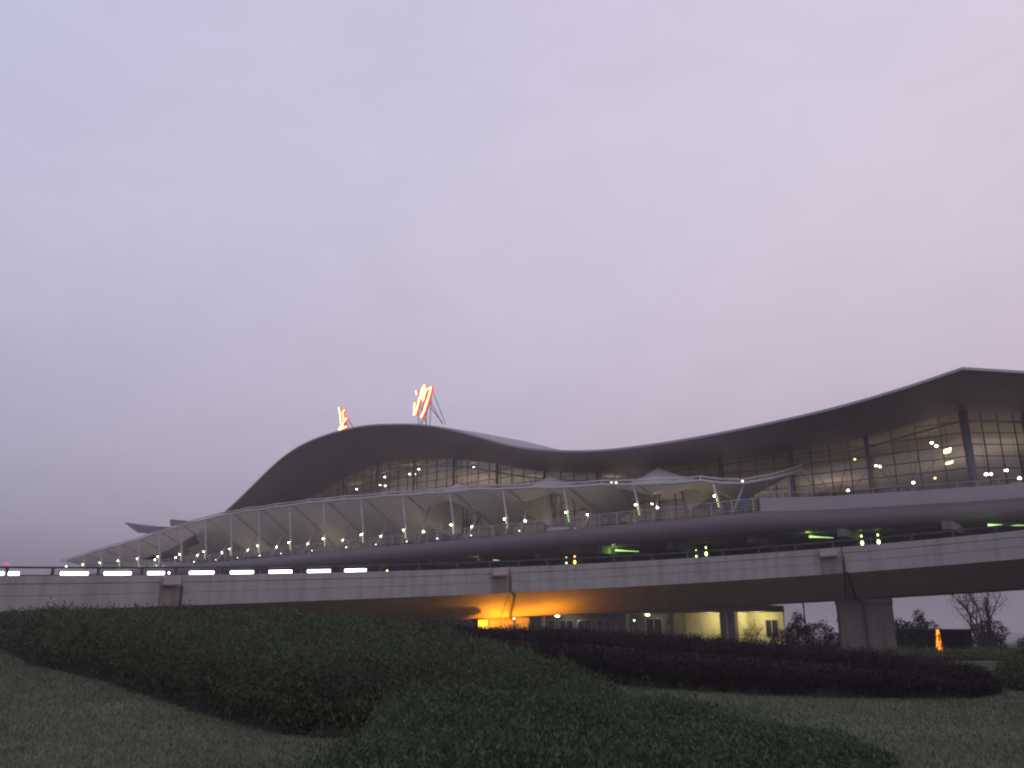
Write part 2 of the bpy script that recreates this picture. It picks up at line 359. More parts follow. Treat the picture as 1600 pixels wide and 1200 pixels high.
# soffit faces get their own darker board-marked concrete skin, 6 mm proud
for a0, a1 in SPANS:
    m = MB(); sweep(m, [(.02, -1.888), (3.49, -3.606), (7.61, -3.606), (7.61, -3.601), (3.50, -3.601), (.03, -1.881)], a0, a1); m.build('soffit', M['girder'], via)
for r in (.12, 10.85):
    m = MB(); sweep(m, [(r - .05, .40), (r - .05, .51), (r + .05, .51), (r + .05, .40)], -80, 66); m.build('handrail', M['steel'], via)
post_a = [-75, -71.6, -68.2, -64.8, -61.4, -58, -54.4, -51.33, -48.11, -44.85, -42.2, -38.5, -35.14, -31.59, -28.0, -24.31, -20.67, -16.96, -13.84, -11.0, -8.17, -4.9, -1.56, 2.19, 5.6, 9.0, 12.4, 15.8, 19.2, 22.6, 26.0, 29.4, 32.8, 36.2, 39.6, 43, 46.4, 49.8, 53.2, 56.6, 60]
for a in post_a:
    m = MB(); da = .065 / VR * 57.3
    m.hexa([VP(a - da, .06, -.01), VP(a + da, .06, -.01), VP(a + da, .19, -.01), VP(a - da, .19, -.01), VP(a - da, .06, .41), VP(a + da, .06, .41), VP(a + da, .19, .41), VP(a - da, .19, .41)])
    m.build('post', M['steel'], via)
def pier(a):
    m = MB(); w = 2.05 / VR * 57.3 * .88; zt = VP(a, 5, -3.61)[2]
    for s in (-1, 1):           # two shafts with a recess between
        rows = []
        for r0, r1, z, k in ((3.9, 6.7, -.1, 1), (3.9, 6.7, zt - .55, 1), (3.75, 6.85, zt - .35, 1.03), (3.75, 6.85, zt, 1.03)):
            i0, i1 = .03 * s, w * k * s; ch = .14
            ring = [(i0, r0), (i1 - ch * s, r0), (i1, r0 + .2), (i1, r1 - .2), (i1 - ch * s, r1), (i0, r1)]
            rows.append([(VP(a + da, r, 0)[0], VP(a + da, r, 0)[1], z) for da, r in ring])
        b = len(m.v); m.grid(rows, close=True); m.f.append(tuple(range(b, b + 6))); m.f.append(tuple(range(b + 18, b + 24)))
    m.box(-w * .9, w * .9, 3.94, 6.66, 0, zt - .1, lambda x, y, z: (VP(a + x, y, 0)[0], VP(a + x, y, 0)[1], z))
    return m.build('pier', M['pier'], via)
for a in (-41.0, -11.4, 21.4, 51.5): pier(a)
for a, (b0, b1) in zip((-41.7, -11.9, 19.9), ((-43.3, -41.95), (-13.65, -12.2), (17.95, 19.5))):
    fr = lambda x, y, z: VP(x, y, z)
    m = MB(); m.box(b0, b1, -.50, -.004, -.60, -.06, fr); m.box(b0 + .15, b1 - .15, -.40, -.02, -.68, -.605, fr); m.build('drain_box', M['boxpaint'], via)
    m = MB(); m.box(b0 - .05, a - .07, -.012, .011, -1.86, -.69, fr); m.build('joint_panel', M['stained'], via)
    m = MB(); m.tube([VP(a + .12, -.05, -.7), VP(a + .12, -.05, -1.86)], .045, 6)
    m.build('downpipe', M['steel'], via)
    m = MB(); m.tube([VP(a + .25, -.06, -1.86), VP(a + .35, .10, -2.05), VP(a + .9, 3.42, -3.70), VP(a + 1.4, 3.78, -3.95), (VP(a + 1.45, 3.78, 0)[0], VP(a + 1.45, 3.78, 0)[1], .1)], .10, 8)
    m.build('downpipe', M['steel'], via)

ORD = ['first', 'second', 'third', 'fourth', 'fifth', 'sixth', 'seventh', 'eighth', 'ninth', 'tenth', 'eleventh', 'twelfth', 'thirteenth', 'fourteenth', 'fifteenth', 'sixteenth', 'seventeenth', 'eighteenth', 'nineteenth', 'twentieth']
# white traffic light streaks, built as glowing tubes behind the rail
TUBES = [(-55.6, -54.45), (-54.28, -53.44), (-50.58, -48.68), (-47.47, -45.52), (-44.2, -42.96), (-40.92, -38.99), (-37.56, -35.66), (-34.28, -32.32), (-30.9, -28.88), (-27.53, -25.58)]
for i, (a0, a1) in enumerate(TUBES):
    mid = (a0 + a1) / 2; b = VP(mid, .4, .0)
    lab = 'short white light streak, built as a tube, beside a drain box on the road parapet' if i == 4 else f'{ORD[i]} white light streak from the left, built as a tube along the parapet'
    o = empty('light_streak', b, lab, 'light', 'white light streaks along the elevated road')
    k = [a0 + (a1 - a0) * j / 4 for j in range(5)]
    m = MB(); m.tube([VP(a, .42, .14) for a in k], .095, 8); m.build('tube', G['tube'], o, True)
    m = MB(); m.box(a0 - .03, a1 + .03, .53, .60, .02, .26, VP)
    for a in (a0 + .2, a1 - .2): m.box(a - .05, a + .05, .30, .56, -.003, .035, VP)
    m.build('housing', M['steel'], o)
p = VP(-54.5, .12, .51)
o = empty('car_tail_light', p, 'red car tail light, built as a small lamp on the handrail at the left edge', 'light')  # tail light of a car, built as a red lamp on the rail
MB().tube([p, (p[0], p[1], p[2] + .05)], .05, 8).build('base', M['steel'], o); MB().ball((p[0], p[1], p[2] + .11), .085, sz=.8).build('lens', G['red'], o, True)
p = VP(-42.63, .3, .0)
o = empty('spot_lamp', p, 'small round white spot lamp on the parapet above the left drain box', 'light')
MB().tube([p, (p[0], p[1], p[2] + .09)], .03, 6).build('stem', M['steel'], o); MB().ball((p[0], p[1], p[2] + .14), .06).build('bulb', G['white'], o, True)

# ------------------------------------------------------------------ terminal
term = empty('airport_terminal', W(50, 30, 0), 'large airport terminal with dark wave-shaped roof and glazed front', 'airport')
ROOFE = [(-19.88, 24.75), (-13.88, 23.7), (-7.68, 22.95), (-.95, 22.5), (6.45, 22.2), (14.63, 22.2), (20.89, 22.5), (25.67, 23.14), (33.97, 24.95), (39.63, 26.99), (45.73, 29.09), (52.29, 30.77), (56.44, 31.41), (62.27, 32.22), (68.41, 32.45), (74.86, 32.13), (79.9, 31.44), (85.05, 29.92), (90.27, 27.43), (95.64, 24.61), (101.5, 21.9), (107.45, 19.6), (118, 16.8), (130, 15.5)]
ROOFG = [(-16.99, 23.78), (-13.5, 23.44), (-6.68, 22.45), (-3.08, 22.2), (4.62, 21.96), (13.09, 21.92), (22.45, 22.3), (29.64, 22.89), (36.28, 23.68), (44.68, 25.46), (51.18, 27.18), (58.15, 28.48), (65.6, 29.34), (73.57, 29.68), (80.29, 29.02), (87.3, 27.48), (94.68, 25.5), (102.41, 22.6), (112, 18.5), (130, 15.2)]
ARCH = [(-16.89, 22.79), (-13.41, 22.35), (-6.6, 21.25), (-3.02, 21.0), (4.65, 20.76), (11.34, 20.53), (17.63, 20.6), (29.55, 21.6), (37.31, 22.74), (44.52, 24.24), (50.99, 25.9), (57.92, 27.27), (65.33, 27.97), (73.26, 28.26), (79.95, 27.8), (86.98, 26.6), (92.47, 25.0), (102, 21.4), (112, 17.3), (130, 14.2)]
ts = np.concatenate([np.linspace(-17, 0, 14), np.linspace(1.5, 130, 86)])
te = np.where(ts > 0, ts, ts * 19.88 / 17)
zE = smooth_curve(ROOFE, te, 2.5); zG = smooth_curve(ROOFG, ts, 2.0)
# keep the measured corner heights
zE = np.where(te < -14, curve(ROOFE, te), zE); zG = np.where(ts < -13, curve(ROOFG, ts), zG)
Ec = W(-19.88, 3, 0); Gc = W(-17, 16, 0)
def right_row(base, zs, ss): return [D2(base, s, z) for s, z in zip(ss, zs)]
SR = [60, 30, 12, 6]; ZER = [23.0, 23.3, 24.0, 24.42]; ZGR = [22.6, 22.9, 23.4, 23.62]
edge_lo = right_row(Ec, ZER, SR) + [W(a, 3, z) for a, z in zip(te, zE)]
inner_lo = right_row(Gc, ZGR, SR) + [W(a, 16, z) for a, z in zip(ts, zG)]
# underside in four strips so that it curls gently
def mixp(a, b, u, lift): return tuple(a[i] * (1 - u) + b[i] * u + (lift if i == 2 else 0) for i in range(3))
m = MB(); m.grid([[mixp(a, b, u, l) for a, b in zip(edge_lo, inner_lo)] for u, l in ((0, 0), (.15, -.10), (.4, -.18), (.7, -.12), (1, 0))]); m.build('soffit', M['soffit'], term, True)
edge_hi = [(p[0] - .12 * NX, p[1] - .12 * NY, p[2] + .2) for p in edge_lo]
m = MB(); m.grid([[(p[0] - .12 * NX, p[1] - .12 * NY, p[2] - .05) for p in edge_lo], edge_hi]); m.build('fascia', M['fascia'], term)
# metal deck on top, rising inward behind the edge
def roof_row(o, lift, slide):
    a = [D2(Gc, s, z + lift * .6) for s, z in zip(SR, ZER)]
    a = [(p[0] + NX * (o - 16), p[1] + NY * (o - 16) , p[2]) for p in a]
    return a + [W(x, o, z + .2 + lift) for x, z in zip(te, zE)]
m = MB(); m.grid([edge_hi, roof_row(6, .25, 0), roof_row(12, .7, 0), roof_row(20, 1.1, 0), roof_row(30, 1.25, 0), roof_row(45, .6, 0), roof_row(62, -1.2, 0)]); m.build('roof', M['roof'], term, True)
# hall inside: ceiling, floor, back wall
m = MB(); m.grid([inner_lo, [W(a, 62, z - .5) for a, z in zip([-90, -60, -40, -30], [22] * 4)] + [W(a, 62, z - .4) for a, z in zip(ts, zG)]]); m.build('ceiling', M['ceiling'], term, True)
m = MB(); m.grid([[W(a, 61.5, z) for a in np.linspace(-95, 130, 60)] for z in (DECK, 18, 32)]); m.build('back_wall', M['plaster'], term)
m = MB(); m.grid([[W(a, o, DECK) for a in np.linspace(-95, 172, 40)] for o in (14.5, 40, 62)]); m.build('hall_floor', M['floor'], term)
m = MB(); m.grid([[W(109, o, z) for o in (16.2, 40, 61.4)] for z in (DECK, 19.6)]); m.build('end_wall', M['plaster'], term)
# shop boxes on the hall floor give the depth seen through the glass
m = MB()
for t0, t1, zt in ((-14, -2, 16.4), (6, 20, 17.0), (28, 44, 16.6), (52, 66, 17.2), (76, 92, 16.6)):
    m.box(t0, t1, 44, 52, DECK + .004, zt, W)
m.build('check_in_island', M['plaster'], term)
# glazing bays
bays = [-17, -7.07, 1.72, 10.6, 19.7, 28.8, 37.9, 47.0, 56.1, 65.2, 74.3, 83.4, 92.5, 101.6, 110.7]
def zgl(t): return float(np.interp(t, ts, zG))
def zar(t): return float(curve(ARCH, [t])[0])
def bay(pt, u0, u1, ztop, zarch, n, parent):
    us = [u0 + (u1 - u0) * i / n for i in range(n + 1)]
    m = MB(); m.grid([[pt(u, .08, 12.95) for u in us], [pt(u, .08, ztop(u)) for u in us]]); gl = m.build('glass_panel', M['glass'], parent, recalc=False)
    m = MB()
    for i, u in enumerate(us):
        hw = .042
        m.box(u - hw, u + hw, -.02, .07, 12.95, ztop(u) - .02, pt)
    z = 14.1
    while z < max(ztop(u) for u in us):
        for i in range(n):
            a, b = us[i], us[i + 1]
            if z < min(ztop(a), ztop(b)) - .1: m.box(min(a, b) + .06, max(a, b) - .06, .0, .06, z - .04, z + .04, pt)
        z += 1.25
    m.build('frame', M['frame'], gl)
    m = MB(); m.tube([pt(u, -.28, zarch(u)) for u in us], .13, 8); m.build('edge_beam', M['white'], parent, True)
for t0, t1 in zip(bays, bays[1:]):
    bay(lambda t, d, z: W(t, 16 + d, z), t0 + .01, t1 - .01, zgl, zar, 4, term)
ptR = lambda s, d, z: (Gc[0] + s * RX - d * RY * -1 * 0 + d * 0, Gc[1] + s * RY + d, z)
ztR = lambda s: float(np.interp(s, SR[::-1], ZGR[::-1])) if s >= 6 else 23.78 - (23.78 - 23.62) * s / 6
for s0, s1 in ((0, 7), (7, 14), (14, 21), (21, 28)):
    bay(ptR, s0 + .01, s1 - .01, ztR, lambda s: ztR(s) - 1.0, 4, term)
for t in bays[1:]:
    m = MB(); m.tube([W(t, 15.25, DECK), W(t, 15.25, zgl(t) + .05)], .22, 12); m.build('column', M['column'], term, True)
for p, zt in ((W(-17, 15.6, 0), 23.7), (ptR(6.2, -.6, 0), 23.5), (ptR(14, -.6, 0), 23.2), (ptR(21, -.6, 0), 23.0)):
    m = MB(); m.tube([(p[0], p[1], DECK), (p[0], p[1], zt)], .42, 12); m.build('column', M['column'], term, True)
# inner columns, trees of struts reaching the ceiling
for t in bays[1:13:1]:
    m = MB(); m.tube([W(t, 30, DECK), W(t, 30, zgl(t) - 5)], .35, 10)
    for a, b in ((-3, -4), (3, -4), (-3, 4), (3, 4)): m.tube([W(t, 30, zgl(t) - 5), W(t + a, 30 + b, zgl(t + a) - .4)], .07, 6)
    m.build('branching_column', M['plaster'], term)

# terrace: bullnose edge, slab, parapet on the right
line = [W(170, 0, 0), W(120, 0, 0), W(80, 0, 0), W(40, 0, 0), W(0, 0, 0), (25.95, 84.0, 0), (31.59, 81.6, 0), (36.75, 79.0, 0), (41.6, 76.4, 0), (45.73, 73.76, 0), (57, 66.2, 0), (75, 54, 0)]
line = [line[0], line[1], line[2], line[3], line[4], (31.59, 79.9, 0), (36.75, 77.4, 0), (41.6, 74.9, 0), (45.73, 72.6, 0), (57, 66.2, 0), (75, 56, 0)]
line[5:9] = [(31.4, 81.3, 0), (36.6, 78.9, 0), (41.4, 76.5, 0), (45.7, 73.9, 0)]
def offs(pl, d):   # offset a polyline outward (towards the viewer) by d
    out = []
    for i, p in enumerate(pl):
        a = Vector(pl[max(i - 1, 0)]); b = Vector(pl[min(i + 1, len(pl) - 1)]); v = (b - a).normalized()
        out.append((p[0] + v.y * d, p[1] - v.x * d))
    return out
PROF = [(-.6, 13.06), (0.0, 13.10), (.35, 13.04), (.72, 12.84), (1.0, 12.5), (1.14, 12.1), (1.14, 11.75), (1.0, 11.38), (.72, 11.08), (.30, 10.93), (-.2, 10.90), (-.6, 10.90)]
rows = []
for d, z in PROF:
    rows.append([(x, y, z) for x, y in offs(line, d)])
m = MB(); m.grid(rows); m.build('bullnose', M['purple'], term, True)
q0 = offs(line, -.55); q1 = offs(line, -15.5)
for z, nm, mm in ((12.88, 'forecourt_deck', M['asphalt']),):
    m = MB(); m.grid([[(x, y, z) for x, y in q0], [(x, y, z) for x, y in q1]]); m.build(nm, mm, term)
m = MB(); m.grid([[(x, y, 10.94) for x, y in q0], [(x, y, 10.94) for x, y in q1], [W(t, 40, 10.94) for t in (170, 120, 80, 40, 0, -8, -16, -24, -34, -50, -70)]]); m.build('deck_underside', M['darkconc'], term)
pr = line[4:]; pr[0] = W(-.6, 0, 0)
pa, pb = offs(pr, -.12), offs(pr, -.42)
m = MB(); m.grid([[(x, y, 13.0) for x, y in pa], [(x, y, 14.42) for x, y in pa], [(x, y, 14.42) for x, y in pb], [(x, y, 12.9) for x, y in pb]])
m.f.append((0, len(pa), 2 * len(pa), 3 * len(pa))); m.build('parapet', M['band'], term)
m = MB(); m.tube([(x, y, 14.95) for x, y in offs(pr, -.3)], .035, 6)
for i in range(len(pr) - 1):
    for u in (0, .33, .67):
        a, b = Vector(pr[i]), Vector(pr[i + 1]); c = a.lerp(b, u); v = (b - a).normalized(); c = (c.x - v.y * .3, c.y + v.x * .3)
        m.tube([(c[0], c[1], 14.40), (c[0], c[1], 14.95)], .025, 6)
m.build('parapet_rail', M['galv'], term)
# cross beams, columns and a dim middle level under the deck
for t in np.arange(-26, 160, 9.1):
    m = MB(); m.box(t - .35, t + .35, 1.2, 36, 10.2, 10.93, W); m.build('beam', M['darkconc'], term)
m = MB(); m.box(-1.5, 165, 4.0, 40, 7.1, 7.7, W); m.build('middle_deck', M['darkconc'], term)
for t in np.arange(-7.8, 160, 9.1):
    z0 = 7.7 if t > -1 else 0
    m = MB(); m.box(t - .55, t + .55, 7, 8.1, z0, 10.19, W); m.build('column', M['pier'], term)
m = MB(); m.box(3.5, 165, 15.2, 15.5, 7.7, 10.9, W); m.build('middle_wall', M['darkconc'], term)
for t in np.arange(5, 150, 3.0):
    if int(t) % 4 == 0: continue
    m = MB(); m.box(t, t + 2.4, 15.12, 15.19, 7.9, 10.1, W); m.build('window', M['pane'], term)
# ground floor
gf = term
m = MB(); m.box(5.3, 120, 13, 18.3, 3.8, 4.5, W); m.build('ground_floor_slab', M['pier'], gf)
m = MB()
m.box(5.35, 18.1, 18.0, 18.28, .03, 3.8, W); m.box(9.45, 9.7, 14.6, 18.0, .03, 3.8, W); m.build('ground_floor_wall', M['yellow'], gf)
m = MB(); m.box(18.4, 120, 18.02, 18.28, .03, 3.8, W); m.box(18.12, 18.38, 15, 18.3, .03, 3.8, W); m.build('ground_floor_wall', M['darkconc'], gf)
for t0 in (9.4, 10.45, 24.1, 37.5, 51, 64, 77, 90):
    m = MB(); m.box(t0, t0 + (.8 if t0 < 12 else 1.35), 13.6, 14.5, .03, 3.79, W); m.build('column', M['pier'], gf)
m = MB(); m.tube([W(10.3, 13.5, .05), W(10.3, 13.5, 3.78)], .08, 8); m.build('downpipe', M['white'], gf)
def window(t0, t1, z0, z1, o=17.96, frm='frame'):
    m = MB(); m.box(t0, t1, o - .02, o + .03, z0, z1, W); w = m.build('window', M['pane'], gf)
    m = MB(); fw = .07
    m.box(t0, t1, o - .06, o - .022, z0 - fw, z0, W); m.box(t0, t1, o - .06, o - .022, z1, z1 + fw, W)
    for t in (t0 - fw, (t0 + t1) / 2 - .03, t1): m.box(t, t + fw, o - .06, o - .022, z0 - fw * .9, z1 + fw * .9, W)
    m.build('frame', M['galv'], w)
window(6.1, 7.5, 1.0, 2.9)
for t in (21.4, 25.9): window(t, t + 2.3, .3, 3.2, 17.97)
for t in np.arange(29.2, 60, 3.1): window(float(t), float(t) + 2.2, .8, 3.1, 17.97)
m = MB(); m.box(18.7, 20.7, 17.94, 18.0, .03, 3.3, W); m.build('window', M['pane'], gf)
m = MB(); m.box(19.75, 20.9, 17.86, 17.92, .03, 2.5, W); d = m.build('door', M['door'], gf); MB().ball(W(20.6, 17.82, 1.25), .05, 6, 5).build('handle', M['galv'], d)
# far wing with upturned roof tips
m = MB()
for poly, o0, o1 in (([(212.4, 32.75), (203.1, 29.04), (196, 28.9), (150, 25.2), (150, 26.0), (186, 29.4), (199, 30.6)], 38, 46), ([(201.5, 33.6), (200.8, 31.6), (186, 30.2), (160, 27.4), (160, 28.4), (186, 31.6)], 46.5, 58)):
    b = len(m.v); k = len(poly)
    m.v += [W(t, o0, z) for t, z in poly] + [W(t, o1, z) for t, z in poly]
    m.f.append(tuple(b + i for i in range(k))); m.f.append(tuple(b + k + i for i in range(k))[::-1])
    for i in range(k): m.f.append((b + i, b + (i + 1) % k, b + k + (i + 1) % k, b + k + i))
m.build('roof_tip', M['purple'], term)
m = MB(); m.box(150, 196, 44, 60, 0, 25.0, W); m.build('far_wing', M['plaster'], term)

# deck railing: a thing of its own
rail = empty('deck_railing', W(80, -.2, 13.1), 'metal guard railing along the forecourt edge above the purple bullnose', 'railing')
m = MB()
for z in (13.32, 13.58, 13.84, 14.10, 14.36): m.tube([W(t, -.25, z) for t in (-.4, 40, 80, 120, 165)], .038 if z < 14.2 else .055, 6)
m.build('rails', M['galv'], rail)
for t in np.arange(0, 165, 2.3):
    m = MB(); m.box(t - .04, t + .04, -.30, -.20, 13.07, 14.36, W); m.build('post', M['galv'], rail)

# ------------------------------------------------------------------ membrane canopy
CAN = [(159.0, 16.17), (148.55, 16.97), (138.83, 17.84), (128.37, 18.5), (118.75, 19.38), (108.67, 20.25), (100.31, 20.85), (91.45, 21.1), (82.28, 21.02), (73.02, 20.9), (62.99, 20.5), (53.88, 20.1), (44.96, 19.6), (36.3, 19.2), (26.46, 18.35), (19.02, 17.8), (12.25, 17.25), (5.7, 16.73)]
TC = [3.83, 13.4, 23.0, 32.5, 41.7, 50.8, 59.7, 68.4, 77.0, 85.4, 93.6, 101.6, 109.6, 117.3, 125.0, 132.6, 140.2, 147.7, 155.2]
kinks = [5.7] + [(a + b) / 2 for a, b in zip(TC[1:], TC[2:])]; kinks = [5.7] + [k for k in kinks if k > 12] + [159.0]
kinks.insert(1, 9.9) if False else None
can = empty('membrane_canopy', W(80, 5, 13), 'long white membrane canopy on slanted steel columns along the forecourt', 'canopy')
def zfront(t):
    z = float(smooth_curve(CAN, [t], 2.0)[0])
    i = max(j for j in range(len(kinks)) if kinks[j] <= t + 1e-6) if t < 159 else len(kinks) - 2
    i = min(i, len(kinks) - 2); u = (t - kinks[i]) / (kinks[i + 1] - kinks[i]); return z - .13 * (1 - (2 * u - 1) ** 2) + .05
PEAKS = [(14.6, 7, 20.55), (30.7, 7, 21.5), (47.3, 7, 22.35)]
def phase(t):
    i = max([j for j in range(len(TC)) if TC[j] <= t] or [0]); i = min(i, len(TC) - 2)
    return (t - TC[i]) / (TC[i + 1] - TC[i])
DEPTH = 10.0
def zmem(t, v, zf):
    o = v * DEPTH; ph = phase(t) if t > TC[0] else .5
    low = 15.0; hi = float(np.interp(t, [5, 20, 37, 55, 70, 90], [16.9, 17.3, 16.9, 16.4, 16.1, 15.6]))
    arch = min(1.0, max(0.0, 1 - abs(2 * ph - 1)))
    zr = low + (hi - low) * arch ** 1.15
    s = v ** 1.15
    z = zf * (1 - s) + zr * s - .25 * math.sin(math.pi * v) * (1 - arch) + .15 * math.sin(math.pi * v) * arch
    for pt, po, pz in PEAKS:
        d = math.hypot(t - pt, (o - po) * 1.7) / 5.4
        if d < 1: z = max(z, pz - 2.3 * d ** .75)
    return z
VS = [0, .08, .17, .27, .36, .45, .53, .60, .66, .70, .74, .80, .88, .94, 1.0]
END = [(5.69, 16.85, 0), (3.82, 16.45, .6), (1.98, 16.38, 2.0), (.07, 16.94, 4.2), (-1.23, 17.6, 6.3), (-2.3, 18.3, 7.9)]
def strip(tl):
    rows = []
    for t in tl:
        zf = zfront(t) + .22
        rows.append([W(t, -.05 + v * DEPTH, zmem(t, v, zf)) for v in VS])
    return rows
for k0, k1 in zip(kinks, kinks[1:]):
    n = max(8, int((k1 - k0) / .5)); tl = [k0 + (k1 - k0) * i / n for i in range(n + 1)]
    m = MB(); m.grid(strip(tl)); m.build('membrane', M['membrane'], can, True)
rows = [strip([5.7])[0]]
for t, z, o in END[1:]:
    rows.append([tuple(np.array(W(t, o, z + .2)) * (1 - v) + np.array(W(t * .9 + .4, 10.3, 16.0 + .35 * (5.7 - t))) * v) for v in VS])
m = MB(); m.grid(rows); m.build('membrane', M['membrane'], can, True)
pts_lo, pts_hi = [], []
for t in np.linspace(159, 5.75, 420): pts_lo.append(W(t, -.12, zfront(t))); pts_hi.append(W(t, .10, zfront(t) + .50))
for t, z, o in END: pts_lo.append(W(t - .1, o - .1, z)); pts_hi.append(W(t, o + .15, z + .48))
MB().tube(pts_lo, .15, 8).build('edge_tube', M['white'], can, True); MB().tube(pts_hi, .10, 8).build('edge_tube', M['white'], can, True)
m = MB()
for k in kinks[:-1]: m.tube([W(k, -.12, zfront(k)), W(k, .10, zfront(k) + .5)], .08, 6); m.ball(W(k, -.12, zfront(k)), .2, 8, 6)
m.build('edge_clamp', M['white'], can)
for t in TC:                                    # valley cables and the ridge trusses under the skin
    if t < 5: continue
    zf = zfront(t)
    m = MB(); m.tube([W(t, .1 + v * DEPTH, zmem(t, v, zf + .22) - .16) for v in VS[::2]], [.10] * 8, 6); m.build('valley_truss', M['white'], can)
rl = []
for t in np.linspace(5.7, 159, 240): rl.append(W(t, DEPTH - .05, zmem(t, 1.0, zfront(t) + .22)))
MB().tube(rl, .09, 6).build('rear_cable', M['column'], can, True)
FRONT = []
for i, t in enumerate(TC):
    b = W(t, .75, DECK); zt = zfront(max(t, 5.75)) - .05 if t > 5 else 16.4
    top = W(t + .45, -.08, zt); MB().tube([b, tuple(np.array(b) * .5 + np.array(top) * .5), top], [.17, .15, .10], 10).build('column', M['white'], can, True)
    FRONT.append((b, top))
    b2 = W(t - .2, 2.3, DECK); zt = zmem(t, .48, zfront(t) + .22) - .1 if t > 5 else 16.6
    top2 = W(t - (.5 if t > 5 else 1.9), 4.9 if t > 5 else 2.4, zt); MB().tube([b2, tuple(np.array(b2) * .5 + np.array(top2) * .5), top2], [.15, .13, .09], 10).build('column', M['white'], can, True)
    m = MB(); m.tube([(b[0], b[1], DECK), (b[0], b[1], DECK + .12)], .30, 12); m.tube([(b2[0], b2[1], DECK), (b2[0], b2[1], DECK + .12)], .30, 12); m.build('column_foot', M['concrete'], can)
for (t, z) in ((.5, 17.0), (-1.5, 17.9)):       # the pair of props at the near tip
    b = W(-.5, 7.4, DECK); top = W(t + .3, 5.0 if t > 0 else 6.9, z - .05)
    MB().tube([b, top], [.15, .10], 10).build('column', M['white'], can, True)

# lamps on the front and rear arms
def lamp(c, arm, label, grp, low=None):
    o = empty('column_lamp', c, label, 'lamp', grp)
    MB().tube([arm, c], .035, 6).build('bracket', M['steel'], o); MB().ball(c, .088, 10, 7).build('globe', G['lamp'], o, True)
    if low:  # lamp's lit patch on the column, built as a glowing tube
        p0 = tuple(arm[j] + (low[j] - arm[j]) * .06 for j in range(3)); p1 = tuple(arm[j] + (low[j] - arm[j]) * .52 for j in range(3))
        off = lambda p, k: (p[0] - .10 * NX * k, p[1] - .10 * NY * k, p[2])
        MB().tube([off(p0, 2.2), off(p1, 2.4)], .075, 8).build('painted_lamplight', G['strip'], o, True); MB().tube([off(p0, 1.7), off(p1, 1.8)], .05, 6).build('lamplight_mount', M['steel'], o)
    return o
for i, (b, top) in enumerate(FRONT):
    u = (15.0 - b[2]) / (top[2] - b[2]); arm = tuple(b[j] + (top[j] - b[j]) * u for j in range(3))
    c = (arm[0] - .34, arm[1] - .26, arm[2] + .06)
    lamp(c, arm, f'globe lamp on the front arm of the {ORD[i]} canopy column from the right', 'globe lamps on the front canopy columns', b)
    if 1 <= i < 15:
        t = TC[i]; z = 14.95; arm = W(t - .33, 3.45, z); c = W(t - .6, 3.2, z + .1)
        lamp(c, arm, f'globe lamp on the rear arm of the {ORD[i]} canopy column from the right', 'globe lamps on the rear canopy columns')
# low bollard lights along the deck edge
BOL = [124.9, 118.4, 111.7, 105.2, 98.2, 91.6, 85.3, 79.5, 71.6, 63.5, 57.0, 50.7, 44.8, 38.7, 30.7]
for i, t in enumerate(BOL):
    o = empty('bollard_light', W(t, .45, DECK), f'{ORD[i]} low bollard light from the left behind the forecourt railing', 'light', 'bollard lights along the forecourt edge')
    MB().tube([W(t, .45, DECK), W(t, .45, 13.42)], .05, 8).build('post', M['steel'], o)
    MB().ball(W(t, .45, 13.50), .06 if i % 3 else .085, 8, 6).build('globe', G['bollard'], o, True)
# blue sign on the nearest canopy column
o = empty('blue_sign', W(2.3, 3.2, DECK), 'plain blue sign board beside the near end canopy column', 'sign')
MB().box(1.85, 2.85, 3.1, 3.22, 14.0, 15.3, W).build('board', M['blue'], o); m = MB()
for t in (1.95, 2.75): m.box(t - .05, t + .05, 3.23, 3.31, DECK, 15.2, W)
m.build('leg', M['steel'], o)

# ------------------------------------------------------------------ lamps inside the hall
HALL = [(93.15, 25.2), (85.31, 26.9), (77.68, 28.3), (78.85, 26.97), (77.47, 26.7), (68.97, 28.7), (71.27, 28.07), (69.97, 27.92), (56.16, 27.4), (29.6, 22.1), (28.86, 21.9), (23.15, 18.36), (22.54, 18.48), (9.9, 20.0), (-4.22, 21.0), (-6.5, 19.93), (-6.91, 19.81), (-3.03, 17.47), (-10.21, 17.58), (-12.49, 17.83), (-12.69, 21.77), (-13.1, 21.35)]
HL = ['hall lamp behind the glass, farthest left under the roof hump', 'hall lamp behind the glass, second from the left under the roof hump', 'hall lamp near the roof hump edge above a lit pair', 'left lamp of the lower pair behind the glass under the roof hump', 'right lamp of the lower pair behind the glass under the roof hump',
      'topmost hall lamp tucked against the roof hump', 'left lamp of the middle pair behind the glass under the roof hump', 'right lamp of the middle pair behind the glass under the roof hump', 'faint hall lamp on the right slope of the roof hump', 'left lamp of the pair above the canopy at the roof dip', 'right lamp of the pair above the canopy at the roof dip',
      'left lamp of the pair seen under the canopy near end', 'right lamp of the pair seen under the canopy near end', 'single hall lamp just above the curved canopy tip', 'small amber hall lamp high left of the wide column', 'left lamp of the pair right of the wide column', 'right lamp of the pair right of the wide column', 'low hall lamp left of the wide column', 'low hall lamp midway between the wide columns', 'small amber hall lamp low near the corner column', 'upper left lamp of the pair nearest the roof corner', 'lower right lamp of the pair nearest the roof corner']
def hall_lamp(p, zc, label, gm, r=.17):
    o = empty('hall_lamp', (p[0], p[1], p[2]), label, 'lamp', 'lamps hanging in the departure hall')
    MB().tube([(p[0], p[1], p[2] + .1), (p[0], p[1], zc)], .02, 5).build('rod', M['steel'], o)
    MB().ball(p, r, 10, 7, .75).build('globe', gm, o, True)
for (t, z), lab in zip(HALL, HL):
    am = 'amber' in lab
    hall_lamp(W(t, 20, z), zgl(t) - .0, lab, G['amber'] if am else G['hall'], .12 if am or 'single' in lab else .17)
